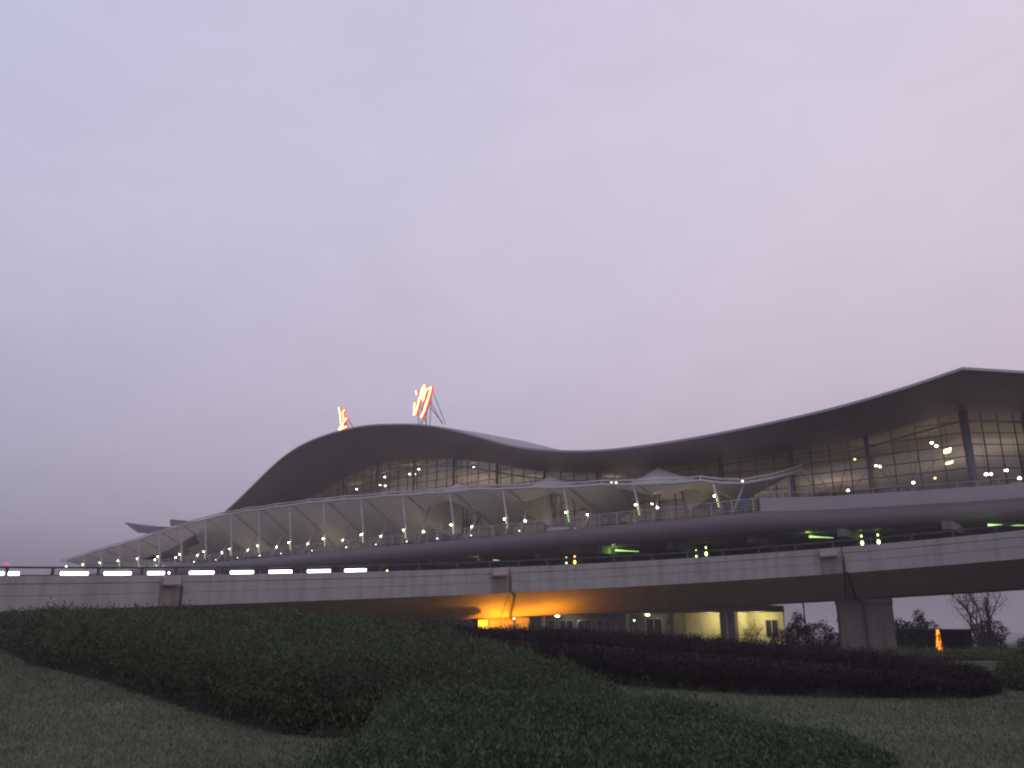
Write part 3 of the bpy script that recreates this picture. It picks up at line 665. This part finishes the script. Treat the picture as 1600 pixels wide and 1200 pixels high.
for p, lab in (((52.67, 91, 18.35), 'hall lamp behind the end glazing, left of the pair'), ((53.15, 91, 18.37), 'hall lamp behind the end glazing, right of the pair'), ((54.95, 91, 18.78), 'hall lamp behind the end glazing beside its column'), ((56.3, 91, 17.92), 'hall lamp behind the end glazing at the right edge')):
    hall_lamp(p, 23.1, lab, G['hall'], .2)
# two lit amber panels by the corner
for z0, z1, lab in ((20.2, 20.8, 'upper glowing amber panel inside the glass by the corner column'), (19.0, 19.36, 'lower glowing amber panel inside the glass by the corner column')):
    o = empty('light_panel', W(-14.35, 19, z0), lab, 'light', 'amber light panels by the hall corner')
    m = MB(); m.hexa([W(-13.85, 19, z0), W(-14.6, 19, z0 + .08), W(-14.6, 19.1, z0 + .08), W(-13.85, 19.1, z0), W(-14.0, 19, z1 - .15), W(-14.75, 19, z1), W(-14.75, 19.1, z1), W(-14.0, 19.1, z1 - .15)])
    m.build('diffuser', G['amber'], o); m = MB(); m.tube([W(-14.4, 19.15, z0), W(-14.4, 19.15, 23.3)], .03, 6); m.build('hanger', M['steel'], o)

# ------------------------------------------------------------------ rooftop characters
def sign(name, strokes, w, label, legs, o=4.5):
    allp = [p for s in strokes for p in s]; tm = sum(p[0] for p in allp) / len(allp)
    root = empty(name, W(tm, o, float(np.interp(tm, te, zE)) + .5), label, 'neon sign', 'red neon characters on the roof')
    for s in strokes:
        pp = [W(t, o - .12, z) for t, z in s]
        m = MB(); m.tube(pp, w, 8); m.ball(pp[0], w, 8, 6); m.ball(pp[-1], w, 8, 6)
        for p in pp[1:-1]: m.ball(p, w, 8, 6)
        st = m.build('stroke', G['neon'], root, True)
        pb = [W(t, o + .22, z) for t, z in s]; m = MB(); m.tube(pb, w * 2.1, 8); m.ball(pb[0], w * 2.1, 8, 6); m.ball(pb[-1], w * 2.1, 8, 6)
        for p in pb[1:-1]: m.ball(p, w * 2.1, 8, 6)
        m.build('halo', G['neonred'], st, True)  # red halo round the neon stroke, built as a thicker glowing tube
    m = MB()
    for (t0, o0, z0), (t1, o1, z1) in legs: m.tube([W(t0, o0, z0), W(t1, o1, z1)], .055, 6)
    m.build('scaffold', M['steel'], root)
CH = [[(72.21, 37.07), (71.88, 36.18), (71.64, 35.27), (71.46, 34.37)], [(70.78, 36.4), (71.28, 36.02), (71.02, 35.6), (70.85, 35.25), (70.92, 34.88)], [(70.09, 34.94), (70.64, 34.51), (71.16, 34.0), (71.88, 33.31)], [(70.02, 33.5), (70.79, 33.41), (71.66, 33.24)], [(71.46, 34.37), (71.04, 34.04), (70.63, 33.44)]]
sign('roof_character', CH, .10, 'red neon character on the left slope of the roof hump', [((71.6, 4.7, 35.5), (71.6, 4.7, 32.6)), ((70.4, 4.7, 34.9), (70.4, 4.7, 32.6)), ((71, 4.7, 35.8), (71, 7.5, 33.2)), ((70.4, 4.7, 34.5), (71.6, 4.7, 33))])
SH = [[(53.99, 36.57), (53.81, 36.08)], [(54.21, 34.69), (54.26, 32.9), (54.01, 33.0), (53.64, 33.94), (53.09, 35.55), (52.6, 36.81), (52.18, 37.19), (52.09, 36.87), (52.5, 36.04), (52.79, 35.39), (52.45, 34.83), (52.23, 35.19), (52.15, 35.88), (51.63, 36.43), (50.8, 36.55), (51.0, 35.87), (51.55, 34.47), (52.17, 33.1), (52.68, 32.29)]]
sign('roof_character', SH, .12, 'larger red neon character on scaffold legs on top of the roof hump',
     [((53.6, 4.7, 36), (53.6, 4.7, 30.8)), ((52.6, 4.7, 34.8), (53.2, 4.7, 30.8)), ((51.9, 4.7, 35.6), (51.9, 4.7, 30.7)), ((51.0, 4.7, 36.2), (51.1, 4.7, 30.6)), ((50.9, 4.7, 36.4), (52.6, 9.5, 32.2)), ((51.9, 4.7, 35.6), (53.2, 9.5, 32.2)), ((51.1, 4.7, 34.5), (52.9, 4.7, 31.2)), ((53.5, 4.7, 34.6), (51.9, 4.7, 31.2)), ((51, 4.7, 33.5), (51.8, 8, 32))])

# ------------------------------------------------------------------ green lights under the deck
def tube_fixture(a, b, label):
    root = empty('fluorescent_glow', a, label, 'light', 'green fluorescent lights under the forecourt deck')
    a, b = Vector(a), Vector(b); d = (b - a); m = MB()
    m.tube([a, a + d * .12, a + d * .5, b], [.13, .09, .045, .02], 8); m.build('tube', G['green'], root)  # taper imitates the lamp's glow fading along the beam
    up = Vector((0, 0, .16)); m = MB(); m.tube([a + up, b + up], .07, 6)
    for u in (.1, .9): m.tube([a + d * u + up, (a + d * u).to_tuple()[:2] + (10.95,)], .03, 5)
    m.build('housing', M['steel'], root)
for (p, q, lab) in ((W(39.6, 3, 10.62), W(36.4, 3.4, 10.42), 'green light strip under the deck left of the middle drain box'), (W(18.5, 3, 10.6), W(15.6, 3.4, 10.32), 'green light strip under the deck near the middle of the picture'),
                    (W(-4.1, 3, 10.6), W(-6.3, 3.4, 10.36), 'green light strip under the deck above the right drain box'), (W(-19.8, 3, 10.5), W(-22.6, 3.4, 10.3), 'green light strip under the deck at the right edge')):
    tube_fixture(p, q, lab)
for t, z0, lab, gm in ((59.44, 10.15, 'small green lamp under the deck, far left of the row', 'greenlamp'), (26.93, 9.75, 'dim green lamp under the deck beside the orange one', 'greenlamp'), (25.68, 9.8, 'orange lamp under the deck', 'orange'), (9.31, 9.6, 'weaker green lamp of the pair under the canopy tip', 'greenlamp'),
                    (8.11, 9.8, 'brighter green lamp of the pair under the canopy tip', 'greenlamp'), (-8.46, 9.9, 'left of the two bright green lamps under the right deck', 'greenlamp'), (-9.99, 9.9, 'right of the two bright green lamps under the right deck', 'greenlamp')):
    o = empty('lamp_with_reflection', W(t, 5, z0), lab, 'lamp', 'lamps under the forecourt deck'); k = .55 if 'dim' in lab or 'weaker' in lab else 1
    m = MB(); m.ball(W(t, 5, z0 + .62), .085 * k, 8, 6, 1.3); m.ball(W(t, 5, z0 - .05), .15 * k, 10, 7, 1.5); m.build('globe', G[gm], o, True)  # upper ball is the lamp, lower one its reflection built as a glow
    m = MB(); m.tube([W(t, 5.3, z0 - .3), W(t, 5.3, 10.95)], .05, 6); m.tube([W(t, 5.3, z0), W(t, 5, z0)], .03, 5); m.tube([W(t, 5.3, z0 + .6), W(t, 5, z0 + .6)], .03, 5); m.build('bracket', M['steel'], o)

# ------------------------------------------------------------------ cars on the forecourt
def car(t, o, paint, label, group):
    root = empty('parked_car', W(t, o, DECK), label, 'car', group)
    def F(x, y, z): return W(t - x, o + y, DECK + z)      # x forward = towards smaller t
    prof = [(-2.1, .30), (-2.15, .75), (-1.95, 1.0), (-1.3, 1.05), (1.0, 1.0), (1.95, .80), (2.15, .60), (2.1, .28)]
    m = MB(); ys = (-.84, -.74, .74, .84); b = 0
    m.grid([[F(x * (.97 if abs(y) > .8 else 1), y, z * (1 if abs(y) < .8 else .96)) for x, z in prof] for y in ys], close=True)
    m.f.append(tuple(range(8))); m.f.append(tuple(range(24, 32))[::-1]); m.build('body', M[paint], root, True)
    cab = [(-1.75, 1.0), (-1.2, 1.42), (.25, 1.45), (1.05, 1.0)]
    m = MB(); m.grid([[F(x, y * (1 if z < 1.1 else .86), z) for x, z in cab] for y in (-.76, .76)]); m.f += [(0, 1, 2, 3), (4, 5, 6, 7)]; m.build('cabin', M['pane'], root)
    MB().box(-1.15, .22, -.62, .62, 1.44, 1.475, F).build('roof', M[paint], root)
    for x in (-1.35, 1.3):
        for y in (-.8, .8):
            m = MB(); m.tube([F(x, y - .1, .31), F(x, y + .1, .31)], .31, 14); w = m.build('wheel', M['rubber'], root)
            m = MB(); m.tube([F(x, y - .115, .31), F(x, y + .115, .31)], .17, 10); m.build('rim', M['galv'], w)
    for y in (-.6, .6):
        MB().ball(F(-2.1, y, .74), .10, 8, 6).build('headlight', G['bollard'], root, True); MB().ball(F(2.08, y, .70), .09, 8, 6).build('tail_light', G['red'], root, True)
car(26.4, 3.9, 'carwhite', 'pale car with lit lights behind the forecourt railing under the canopy', 'cars on the forecourt')
car(19.4, 5.2, 'carblue', 'dark grey car on the forecourt right of the pale car', 'cars on the forecourt')

# ------------------------------------------------------------------ under the road: sodium lamp, far lamps, ground floor lamps
px, py = -2.2, 65.6
o = empty('floodlight', (px, py, 0), 'big glowing yellow flood lamp box under the elevated road beside a pier', 'lamp')
MB().tube([(px, py + .15, 0), (px, py + .15, 2.45)], .06, 8).build('pole', M['steel'], o)
MB().box(px - .36, px + .36, py - .02, py + .02, 1.78, 2.46).build('lens', G['sodium'], o)
m = MB(); m.box(px - .40, px + .40, py + .025, py + .40, 1.74, 2.50); m.build('housing', M['steel'], o)
for (p, lab, r, gm) in (((.14, 63, 2.5), 'tiny white lamp at the foot of the lit downpipe', .055, 'white'), ((-15.36, 104, 2.72), 'white lamp far behind under the left of the elevated road', .17, 'hall'), ((-17.1, 104, 2.5), 'faint small lamp left of the white one under the road', .10, 'amber'), ((13.06, 92, 2.75), 'tiny bluish lamp beside the dark ground floor windows', .07, 'white')):
    o = empty('post_lamp', (p[0], p[1], 0), lab, 'lamp'); MB().tube([(p[0], p[1], 0), (p[0], p[1], p[2])], .04, 6).build('post', M['steel'], o); MB().ball(p, r, 8, 6).build('globe', G[gm], o, True)
for p, lab, r in ((W(22.3, 16, 3.70), 'bright round ceiling light over the dark ground floor windows', .30), (W(36.2, 15.5, 3.70), 'bright ceiling light over the left ground floor windows', .34)):
    o = empty('ceiling_light', p, lab, 'light', 'ceiling lights of the ground floor'); MB().ball((p[0], p[1], p[2] - .04), r, 12, 7, .45).build('diffuser', G['ceil'], o, True); MB().tube([(p[0], p[1], p[2] + .03), (p[0], p[1], 3.81)], r * .8, 12).build('base', M['white'], o)
# thin rail before the yellow rooms
o = empty('guard_rail', W(8, 11.5, 0), 'thin dark guard rail before the yellow lit ground floor rooms', 'railing')
m = MB(); [m.tube([W(3, 11.5, z), W(17, 11.5, z)], .025, 5) for z in (.7, 1.25)]; m.build('rails', M['steel'], o)
for t in np.arange(3, 17.1, 2): MB().tube([W(t, 11.5, 0), W(t, 11.5, 1.27 + (.25 if t == 11 else 0))], .03, 5).build('post', M['steel'], o)

# glowing orange pylon
o = empty('glowing_pylon', (24.6, 50, 0), 'tall narrow glowing orange pylon with dark squiggles behind the purple hedge', 'sign')
m = MB(); m.hexa([(24.40, 50, .12), (24.80, 50, .12), (24.80, 50.16, .12), (24.40, 50.16, .12), (24.62, 50, 1.72), (24.70, 50, 1.72), (24.70, 50.16, 1.72), (24.62, 50.16, 1.72)])
pg = m.build('light_panel', glow('pylon_glow', (1, .30, .03), 2.2), o)
nt = pg.active_material.node_tree; e = nt.nodes['Emission']; nz = nt.nodes.new('ShaderNodeTexNoise'); nz.inputs['Scale'].default_value = 5.5; nz.inputs['Detail'].default_value = 2
rp = nt.nodes.new('ShaderNodeValToRGB'); rp.color_ramp.elements[0].position = .42; rp.color_ramp.elements[0].color = (.16, .015, 0, 1); rp.color_ramp.elements[1].position = .56; rp.color_ramp.elements[1].color = (1, .33, .03, 1)
tc = nt.nodes.new('ShaderNodeTexCoord'); nt.links.new(tc.outputs['Object'], nz.inputs[0]); nt.links.new(nz.outputs['Fac'], rp.inputs[0]); nt.links.new(rp.outputs[0], e.inputs[0])
m = MB(); m.box(24.2, 24.98, 49.94, 50.24, -.03, .115); m.box(24.86, 24.99, 50.02, 50.14, .12, .9); m.build('base', M['shed'], o)

# dark shed
o = empty('shed', (37.5, 77, 0), 'low dark open-fronted shed under the far right of the terrace', 'shed')
m = MB(); m.box(34.7, 37.6, 76, 76.2, 0, 1.66); m.box(34.7, 34.9, 76.2, 79, 0, 1.66); m.box(40.2, 40.4, 76, 79, 0, 1.66); m.box(34.9, 40.2, 78.8, 79, 0, 1.66); m.build('wall', M['shed'], o)
MB().box(34.4, 40.7, 75.6, 79.3, 1.66, 1.82).build('roof', M['shed'], o)
# striped mast
o = empty('striped_mast', (40.8, 120, 0), 'thin red and white striped mast far behind the ground floor end wall', 'mast')
for i in range(9):
    z0 = i * .95; MB().tube([(40.8, 120, z0), (40.8, 120, z0 + .95)], .13 - .006 * i, 8).build('band', M['redpaint'] if i % 2 else M['whitepaint'], o)

# ------------------------------------------------------------------ trees and shrubs on the right
LD = leafmat('dark_shrub_leaf', (.045, .060, .034), (.018, .024, .016), 1.5, .5)
LB = leafmat('thin_tree_leaf', (.06, .055, .05), (.03, .028, .028), 1.5, .5)
def shrub(base, blobs, n, size, label, name='shrub', lm=LD, stems=4, cat='shrub'):
    bx, by = base; root = empty(name, (bx, by, 0), label, cat)
    cs = []
    tot = sum(b[3] ** 2 for b in blobs)
    for dx, dy, z, r, sz in blobs:
        k = int(n * r * r / tot); d = RNG.normal(size=(k, 3)); d /= np.linalg.norm(d, axis=1)[:, None]
        rad = r * (.55 + .5 * RNG.random(k) ** .6) * (1 + .22 * np.sin(d[:, 0] * 5 + dx * 9) * np.cos(d[:, 2] * 6 + dy * 5))
        p = d * rad[:, None]; p[:, 2] *= sz; p += np.array([bx + dx, by + dy, z]); p[:, 2] = np.maximum(p[:, 2], .04); cs.append(p)
    c = np.concatenate(cs); fast_mesh('foliage', leaf_verts(c, size * (.6 + .8 * RNG.random(len(c))), .1, .6), 4, lm, root)
    m = MB()
    for i in range(stems):
        dx, dy, z, r, sz = blobs[i % len(blobs)]
        m.tube([(bx + dx * .3, by + dy * .3, 0), (bx + dx * .7 + random.uniform(-.1, .1), by + dy * .7, z * .5), (bx + dx, by + dy, z)], [.06, .045, .02], 6)
    m.build('trunk' if cat == 'tree' else 'stems', M['bark'], root); return root
shrub((25.6, 74), [(-2.6, 0, .9, 1.0, .8), (-1, .3, 1.2, 1.2, .9), (.6, 0, 1.3, 1.3, .9), (1.8, -.2, .8, .9, .8), (-.9, 0, 2.2, .55, 1.5)], 5200, .16, 'wide dark green bush right of the yellow lit rooms')
shrub((24.6, 74.4), [(0, 0, 2.6, .42, 1.7), (-.3, .2, 1.6, .6, 1.2)], 1100, .13, 'slim pointed shrub sticking up above the wide bush', stems=3)
shrub((28.5, 74.2), [(0, 0, 2.5, .5, 1.3), (.3, .2, 1.5, .55, 1.2), (-.2, 0, .8, .5, 1)], 700, .15, 'thin leafy sapling half hidden left of the thick pier', 'sapling', LB, 3, 'tree')
shrub((33.4, 74.2), [(-.9, 0, 1.4, 1.1, 1), (.4, .2, 1.6, 1.0, 1), (1.6, 0, 1.1, .9, .9)], 3400, .16, 'dark bush right of the thick pier')
shrub((35.6, 75.2), [(0, 0, 2.0, .7, 1.2), (0, 0, 2.9, .45, 1.4)], 1000, .14, 'small cone-shaped tree above the bush right of the pier', 'small_tree', LB, 3, 'tree')
shrub((38.3, 80.8), [(-1.2, 0, 1.3, 1.1, .9), (.6, 0, 1.5, 1.2, .9)], 2400, .16, 'rounded dark bush behind the low shed')
shrub((41.1, 74.5), [(-.7, 0, 1.4, 1.0, 1), (.4, 0, 1.6, 1.1, 1), (0, 0, .8, 1.2, .7)], 3600, .15, 'round dark bush at the foot of the bare tree')
shrub((44.5, 74), [(-.5, 0, .6, .8, .7), (1.2, 0, .8, 1.0, .8), (3, 0, .8, 1.1, .8)], 2600, .16, 'low dark bush at the right edge of the picture')
# twiggy bare shrubs
def twig_tree(base, h, spread, n0, label, name, cat, leaves, trunkr=.09, lm=LB, lean=0.0):
    bx, by = base; root = empty(name, (bx, by, 0), label, cat); m = MB(); tips = []
    rnd = random.Random(int(bx * 100))
    def grow(p, d, L, r, lv):
        q = p + d * L * .5 + Vector((rnd.uniform(-1, 1), rnd.uniform(-1, 1), 0)) * L * .05; e = p + d * L + Vector((rnd.uniform(-1, 1), rnd.uniform(-1, 1), .3)) * L * .07
        m.tube([p, q, e], [r, r * .82, r * .62], 5 if lv > 1 else 7)
        tips.append(e); tips.append(q)
        if lv >= 4: return
        for k in range(rnd.choice((2, 3, 3))):
            nd = (d + Vector((rnd.gauss(0, 1), rnd.gauss(0, 1), rnd.uniform(-.1, .5))) * spread * .55).normalized(); grow(e if k else q, nd, L * rnd.uniform(.55, .8), r * .58, lv + 1)
    for i in range(n0):
        a = 6.283 * i / n0 + .4; d = Vector((math.cos(a) * spread * .55 + lean, math.sin(a) * spread * .4, 1)).normalized()
        grow(Vector((bx + .1 * math.cos(a), by + .1 * math.sin(a), -.03)), d, h * .38 * rnd.uniform(.85, 1.1), trunkr, 1)
    m.build('trunk', M['bark'], root)
    if leaves:
        T = np.array([tuple(t) for t in tips if t.z > h * .3]); c = T[RNG.integers(0, len(T), leaves)] + RNG.normal(size=(leaves, 3)) * h * .05
        fast_mesh('foliage', leaf_verts(c, .13 * (.5 + RNG.random(leaves)), -.3, .45), 4, lm, root)
twig_tree((39.8, 73.2), 6.6, .62, 5, 'bare spreading tree with several slanting stems at the far right', 'bare_tree', 'tree', 1700, .11)
twig_tree((22.8, 82.5), 2.7, .75, 6, 'bare twiggy shrub in front of the right yellow lit room', 'twiggy_shrub', 'shrub', 260, .035)
twig_tree((19.9, 83.5), 1.5, .8, 6, 'small twiggy shrub beside the ground floor column', 'twiggy_shrub', 'shrub', 420, .03, LD)

# ------------------------------------------------------------------ lights
def light(name, kind, loc, energy, col, **k):
    l = bpy.data.lights.new(name, kind); l.energy = energy; l.color = col
    for a, b in k.items(): setattr(l, a, b)
    o = bpy.data.objects.new(name, l); o.location = loc; link(o); return o
sun = light('sun', 'SUN', (0, 0, 60), .2, (1, .84, .80), angle=R(60))
SUN_EL, SUN_AZ = R(18), R(150)                    # clockwise from the view direction: behind, to the right
d = Vector((math.sin(SUN_AZ) * math.cos(SUN_EL), math.cos(SUN_AZ) * math.cos(SUN_EL), math.sin(SUN_EL)))
sun.rotation_euler = (-d).to_track_quat('-Z', 'Y').to_euler()
for t, z, e in ((-12, 18, 420), (4, 18, 420), (20, 18, 480), (38, 20, 700), (54, 22, 900), (70, 23, 1000), (86, 21, 800), (100, 18, 350)):
    light('hall_light', 'POINT', W(t, 38, z), e * 1.15, (1, .84, .69), shadow_soft_size=1.5)
light('hall_light', 'POINT', (60, 98, 18), 420, (1, .80, .62), shadow_soft_size=1.5)
for t in (10, 32, 54, 76, 98, 120): light('canopy_fill_light', 'POINT', W(t, 6, 13.7), 75, (1, .80, .50), shadow_soft_size=.3)  # added fill lights without fixtures, brightening the canopy underside
for t, e in ((7.6, 205), (13.6, 225)): light('room_light', 'POINT', W(t, 15.9, 3.3), e, (1, .86, .42), shadow_soft_size=.25)
for t, e in ((22.3, 60), (36, 90), (48, 45)): light('room_light', 'POINT', W(t, 15.8, 3.3), e, (1, .95, .6), shadow_soft_size=.25)
light('sodium_light', 'POINT', (-1.25, 65.8, 1.9), 420, (1, .36, .01), shadow_soft_size=.08)
sl = light('sodium_fill_light', 'AREA', (1.3, 66.75, 1.85), 330, (1, .36, .01), shape='RECTANGLE', size=6.5, size_y=.15)  # unseen area light added to spread the orange along the soffit
sl.rotation_euler = Vector((.06, .55, .83)).to_track_quat('Z', 'Y').to_euler()
sl.rotation_euler = (-Vector((.06, .45, .88))).normalized().to_track_quat('Z', 'X').to_euler(); sl.rotation_euler.rotate_axis('Z', R(90))
for t, e in ((37.5, 34), (17, 34), (-5.6, 24), (-21, 26)): light('strip_light', 'POINT', W(t + 1.5, 2.7, 10.4), e, (.55, 1, .2), shadow_soft_size=.15)

# ------------------------------------------------------------------ sky
w = bpy.data.worlds.new('World'); scene.world = w; w.use_nodes = True; nt = w.node_tree; nt.nodes.clear(); L = nt.links.new
out = nt.nodes.new('ShaderNodeOutputWorld'); bg = nt.nodes.new('ShaderNodeBackground'); bg.inputs['Strength'].default_value = 1.06
sky = nt.nodes.new('ShaderNodeTexSky'); sky.sky_type = 'NISHITA'; sky.sun_disc = False; sky.sun_elevation = R(2); sky.sun_rotation = SUN_AZ; sky.air_density = 1.5; sky.dust_density = 3
tc = nt.nodes.new('ShaderNodeTexCoord'); sep = nt.nodes.new('ShaderNodeSeparateXYZ'); L(tc.outputs['Generated'], sep.inputs[0])
def s2l(c): return tuple(((v / 255 + .055) / 1.055) ** 2.4 if v > 10 else v / 255 / 12.92 for v in c) + (1,)
ramp = nt.nodes.new('ShaderNodeValToRGB'); cr = ramp.color_ramp; cr.interpolation = 'B_SPLINE'
stops = [(0.0, (93, 88, 105)), (.05, (126, 119, 134)), (.11, (172, 163, 177)), (.20, (193, 184, 200)), (.32, (203, 195, 212)), (.48, (210, 205, 222)), (.66, (209, 205, 225)), (1, (203, 199, 219))]
cr.elements[0].position = 0; cr.elements[0].color = s2l(stops[0][1]); cr.elements[1].position = 1; cr.elements[1].color = s2l(stops[-1][1])
for p, c in stops[1:-1]: e = cr.elements.new(p); e.color = s2l(c)
L(sep.outputs['Z'], ramp.inputs[0])
# thin cloud veil
mp = nt.nodes.new('ShaderNodeMapping'); mp.inputs['Scale'].default_value = (1.0, 1.0, 2.2); nz = nt.nodes.new('ShaderNodeTexNoise'); nz.inputs['Scale'].default_value = 2.6; nz.inputs['Detail'].default_value = 7; nz.inputs['Roughness'].default_value = .5; nz.inputs['Distortion'].default_value = .6
L(tc.outputs['Generated'], mp.inputs[0]); L(mp.outputs[0], nz.inputs[0])
cl = nt.nodes.new('ShaderNodeMapRange'); cl.inputs[1].default_value = .3; cl.inputs[2].default_value = .72; cl.inputs[3].default_value = .965; cl.inputs[4].default_value = 1.04; L(nz.outputs['Fac'], cl.inputs[0])
nz2 = nt.nodes.new('ShaderNodeTexNoise'); nz2.inputs['Scale'].default_value = 9; nz2.inputs['Detail'].default_value = 8; nz2.inputs['Roughness'].default_value = .6; nz2.inputs['Distortion'].default_value = 1.2; L(mp.outputs[0], nz2.inputs[0])
c2 = nt.nodes.new('ShaderNodeMapRange'); c2.inputs[1].default_value = .35; c2.inputs[2].default_value = .7; c2.inputs[3].default_value = .985; c2.inputs[4].default_value = 1.018; L(nz2.outputs['Fac'], c2.inputs[0])
cm = nt.nodes.new('ShaderNodeMath'); cm.operation = 'MULTIPLY'; L(cl.outputs[0], cm.inputs[0]); L(c2.outputs[0], cm.inputs[1])
# pinker, brighter towards the right
sd = nt.nodes.new('ShaderNodeMapRange'); sd.inputs[1].default_value = -.55; sd.inputs[2].default_value = .6; sd.inputs[3].default_value = 0; sd.inputs[4].default_value = 1; L(sep.outputs['X'], sd.inputs[0])
tint = nt.nodes.new('ShaderNodeMix'); tint.data_type = 'RGBA'; tint.inputs[6].default_value = (.84, .875, .96, 1); tint.inputs[7].default_value = (1.09, 1.01, 1.00, 1); L(sd.outputs[0], tint.inputs[0])
m1 = nt.nodes.new('ShaderNodeMix'); m1.data_type = 'RGBA'; m1.blend_type = 'MULTIPLY'; m1.inputs[0].default_value = 1; L(ramp.outputs[0], m1.inputs[6]); L(tint.outputs[2], m1.inputs[7])
m2 = nt.nodes.new('ShaderNodeVectorMath'); m2.operation = 'SCALE'; L(m1.outputs[2], m2.inputs[0]); L(cm.outputs[0], m2.inputs['Scale'])
sc = nt.nodes.new('ShaderNodeVectorMath'); sc.operation = 'SCALE'; sc.inputs['Scale'].default_value = .05; L(sky.outputs[0], sc.inputs[0])
m3 = nt.nodes.new('ShaderNodeMix'); m3.data_type = 'RGBA'; m3.inputs[0].default_value = .03; L(m2.outputs[0], m3.inputs[6]); L(sc.outputs[0], m3.inputs[7])
L(m3.outputs[2], bg.inputs['Color']); L(bg.outputs[0], out.inputs[0])

# ------------------------------------------------------------------ dusk haze
hz = bpy.data.materials.new('haze_air'); hz.use_nodes = True; nt = hz.node_tree; nt.nodes.clear()
ho = nt.nodes.new('ShaderNodeOutputMaterial'); hv = nt.nodes.new('ShaderNodeVolumePrincipled'); nt.links.new(hv.outputs[0], ho.inputs['Volume'])
hv.inputs['Color'].default_value = (.92, .88, .92, 1); hv.inputs['Density'].default_value = .0009; hv.inputs['Anisotropy'].default_value = .2
m = MB(); m.box(-4200, 4200, -4200, 4200, -1, 45); tag(m.build('haze', hz), 'thin even dusk haze over the whole airport', 'haze', kind='stuff')

# ------------------------------------------------------------------ camera and render
cam = bpy.data.cameras.new('camera'); co = bpy.data.objects.new('camera', cam); link(co)
co.location = (0, 0, 1.6); co.rotation_euler = (R(90 + 16.65), 0, 0); cam.sensor_width = 36; cam.lens = 1294 / 1600 * 36; cam.clip_end = 9000; cam.clip_start = .1
scene.camera = co
scene.view_settings.view_transform = 'Standard'; scene.view_settings.look = 'None'; scene.view_settings.exposure = 0; scene.view_settings.gamma = 1
scene.cycles.use_denoising = True
try: scene.cycles.denoiser = 'OPENIMAGEDENOISE'
except Exception: pass
scene.cycles.max_bounces = 8; scene.cycles.diffuse_bounces = 4; scene.cycles.transparent_max_bounces = 12; scene.cycles.sample_clamp_indirect = 4
scene.cycles.filter_width = 2.1
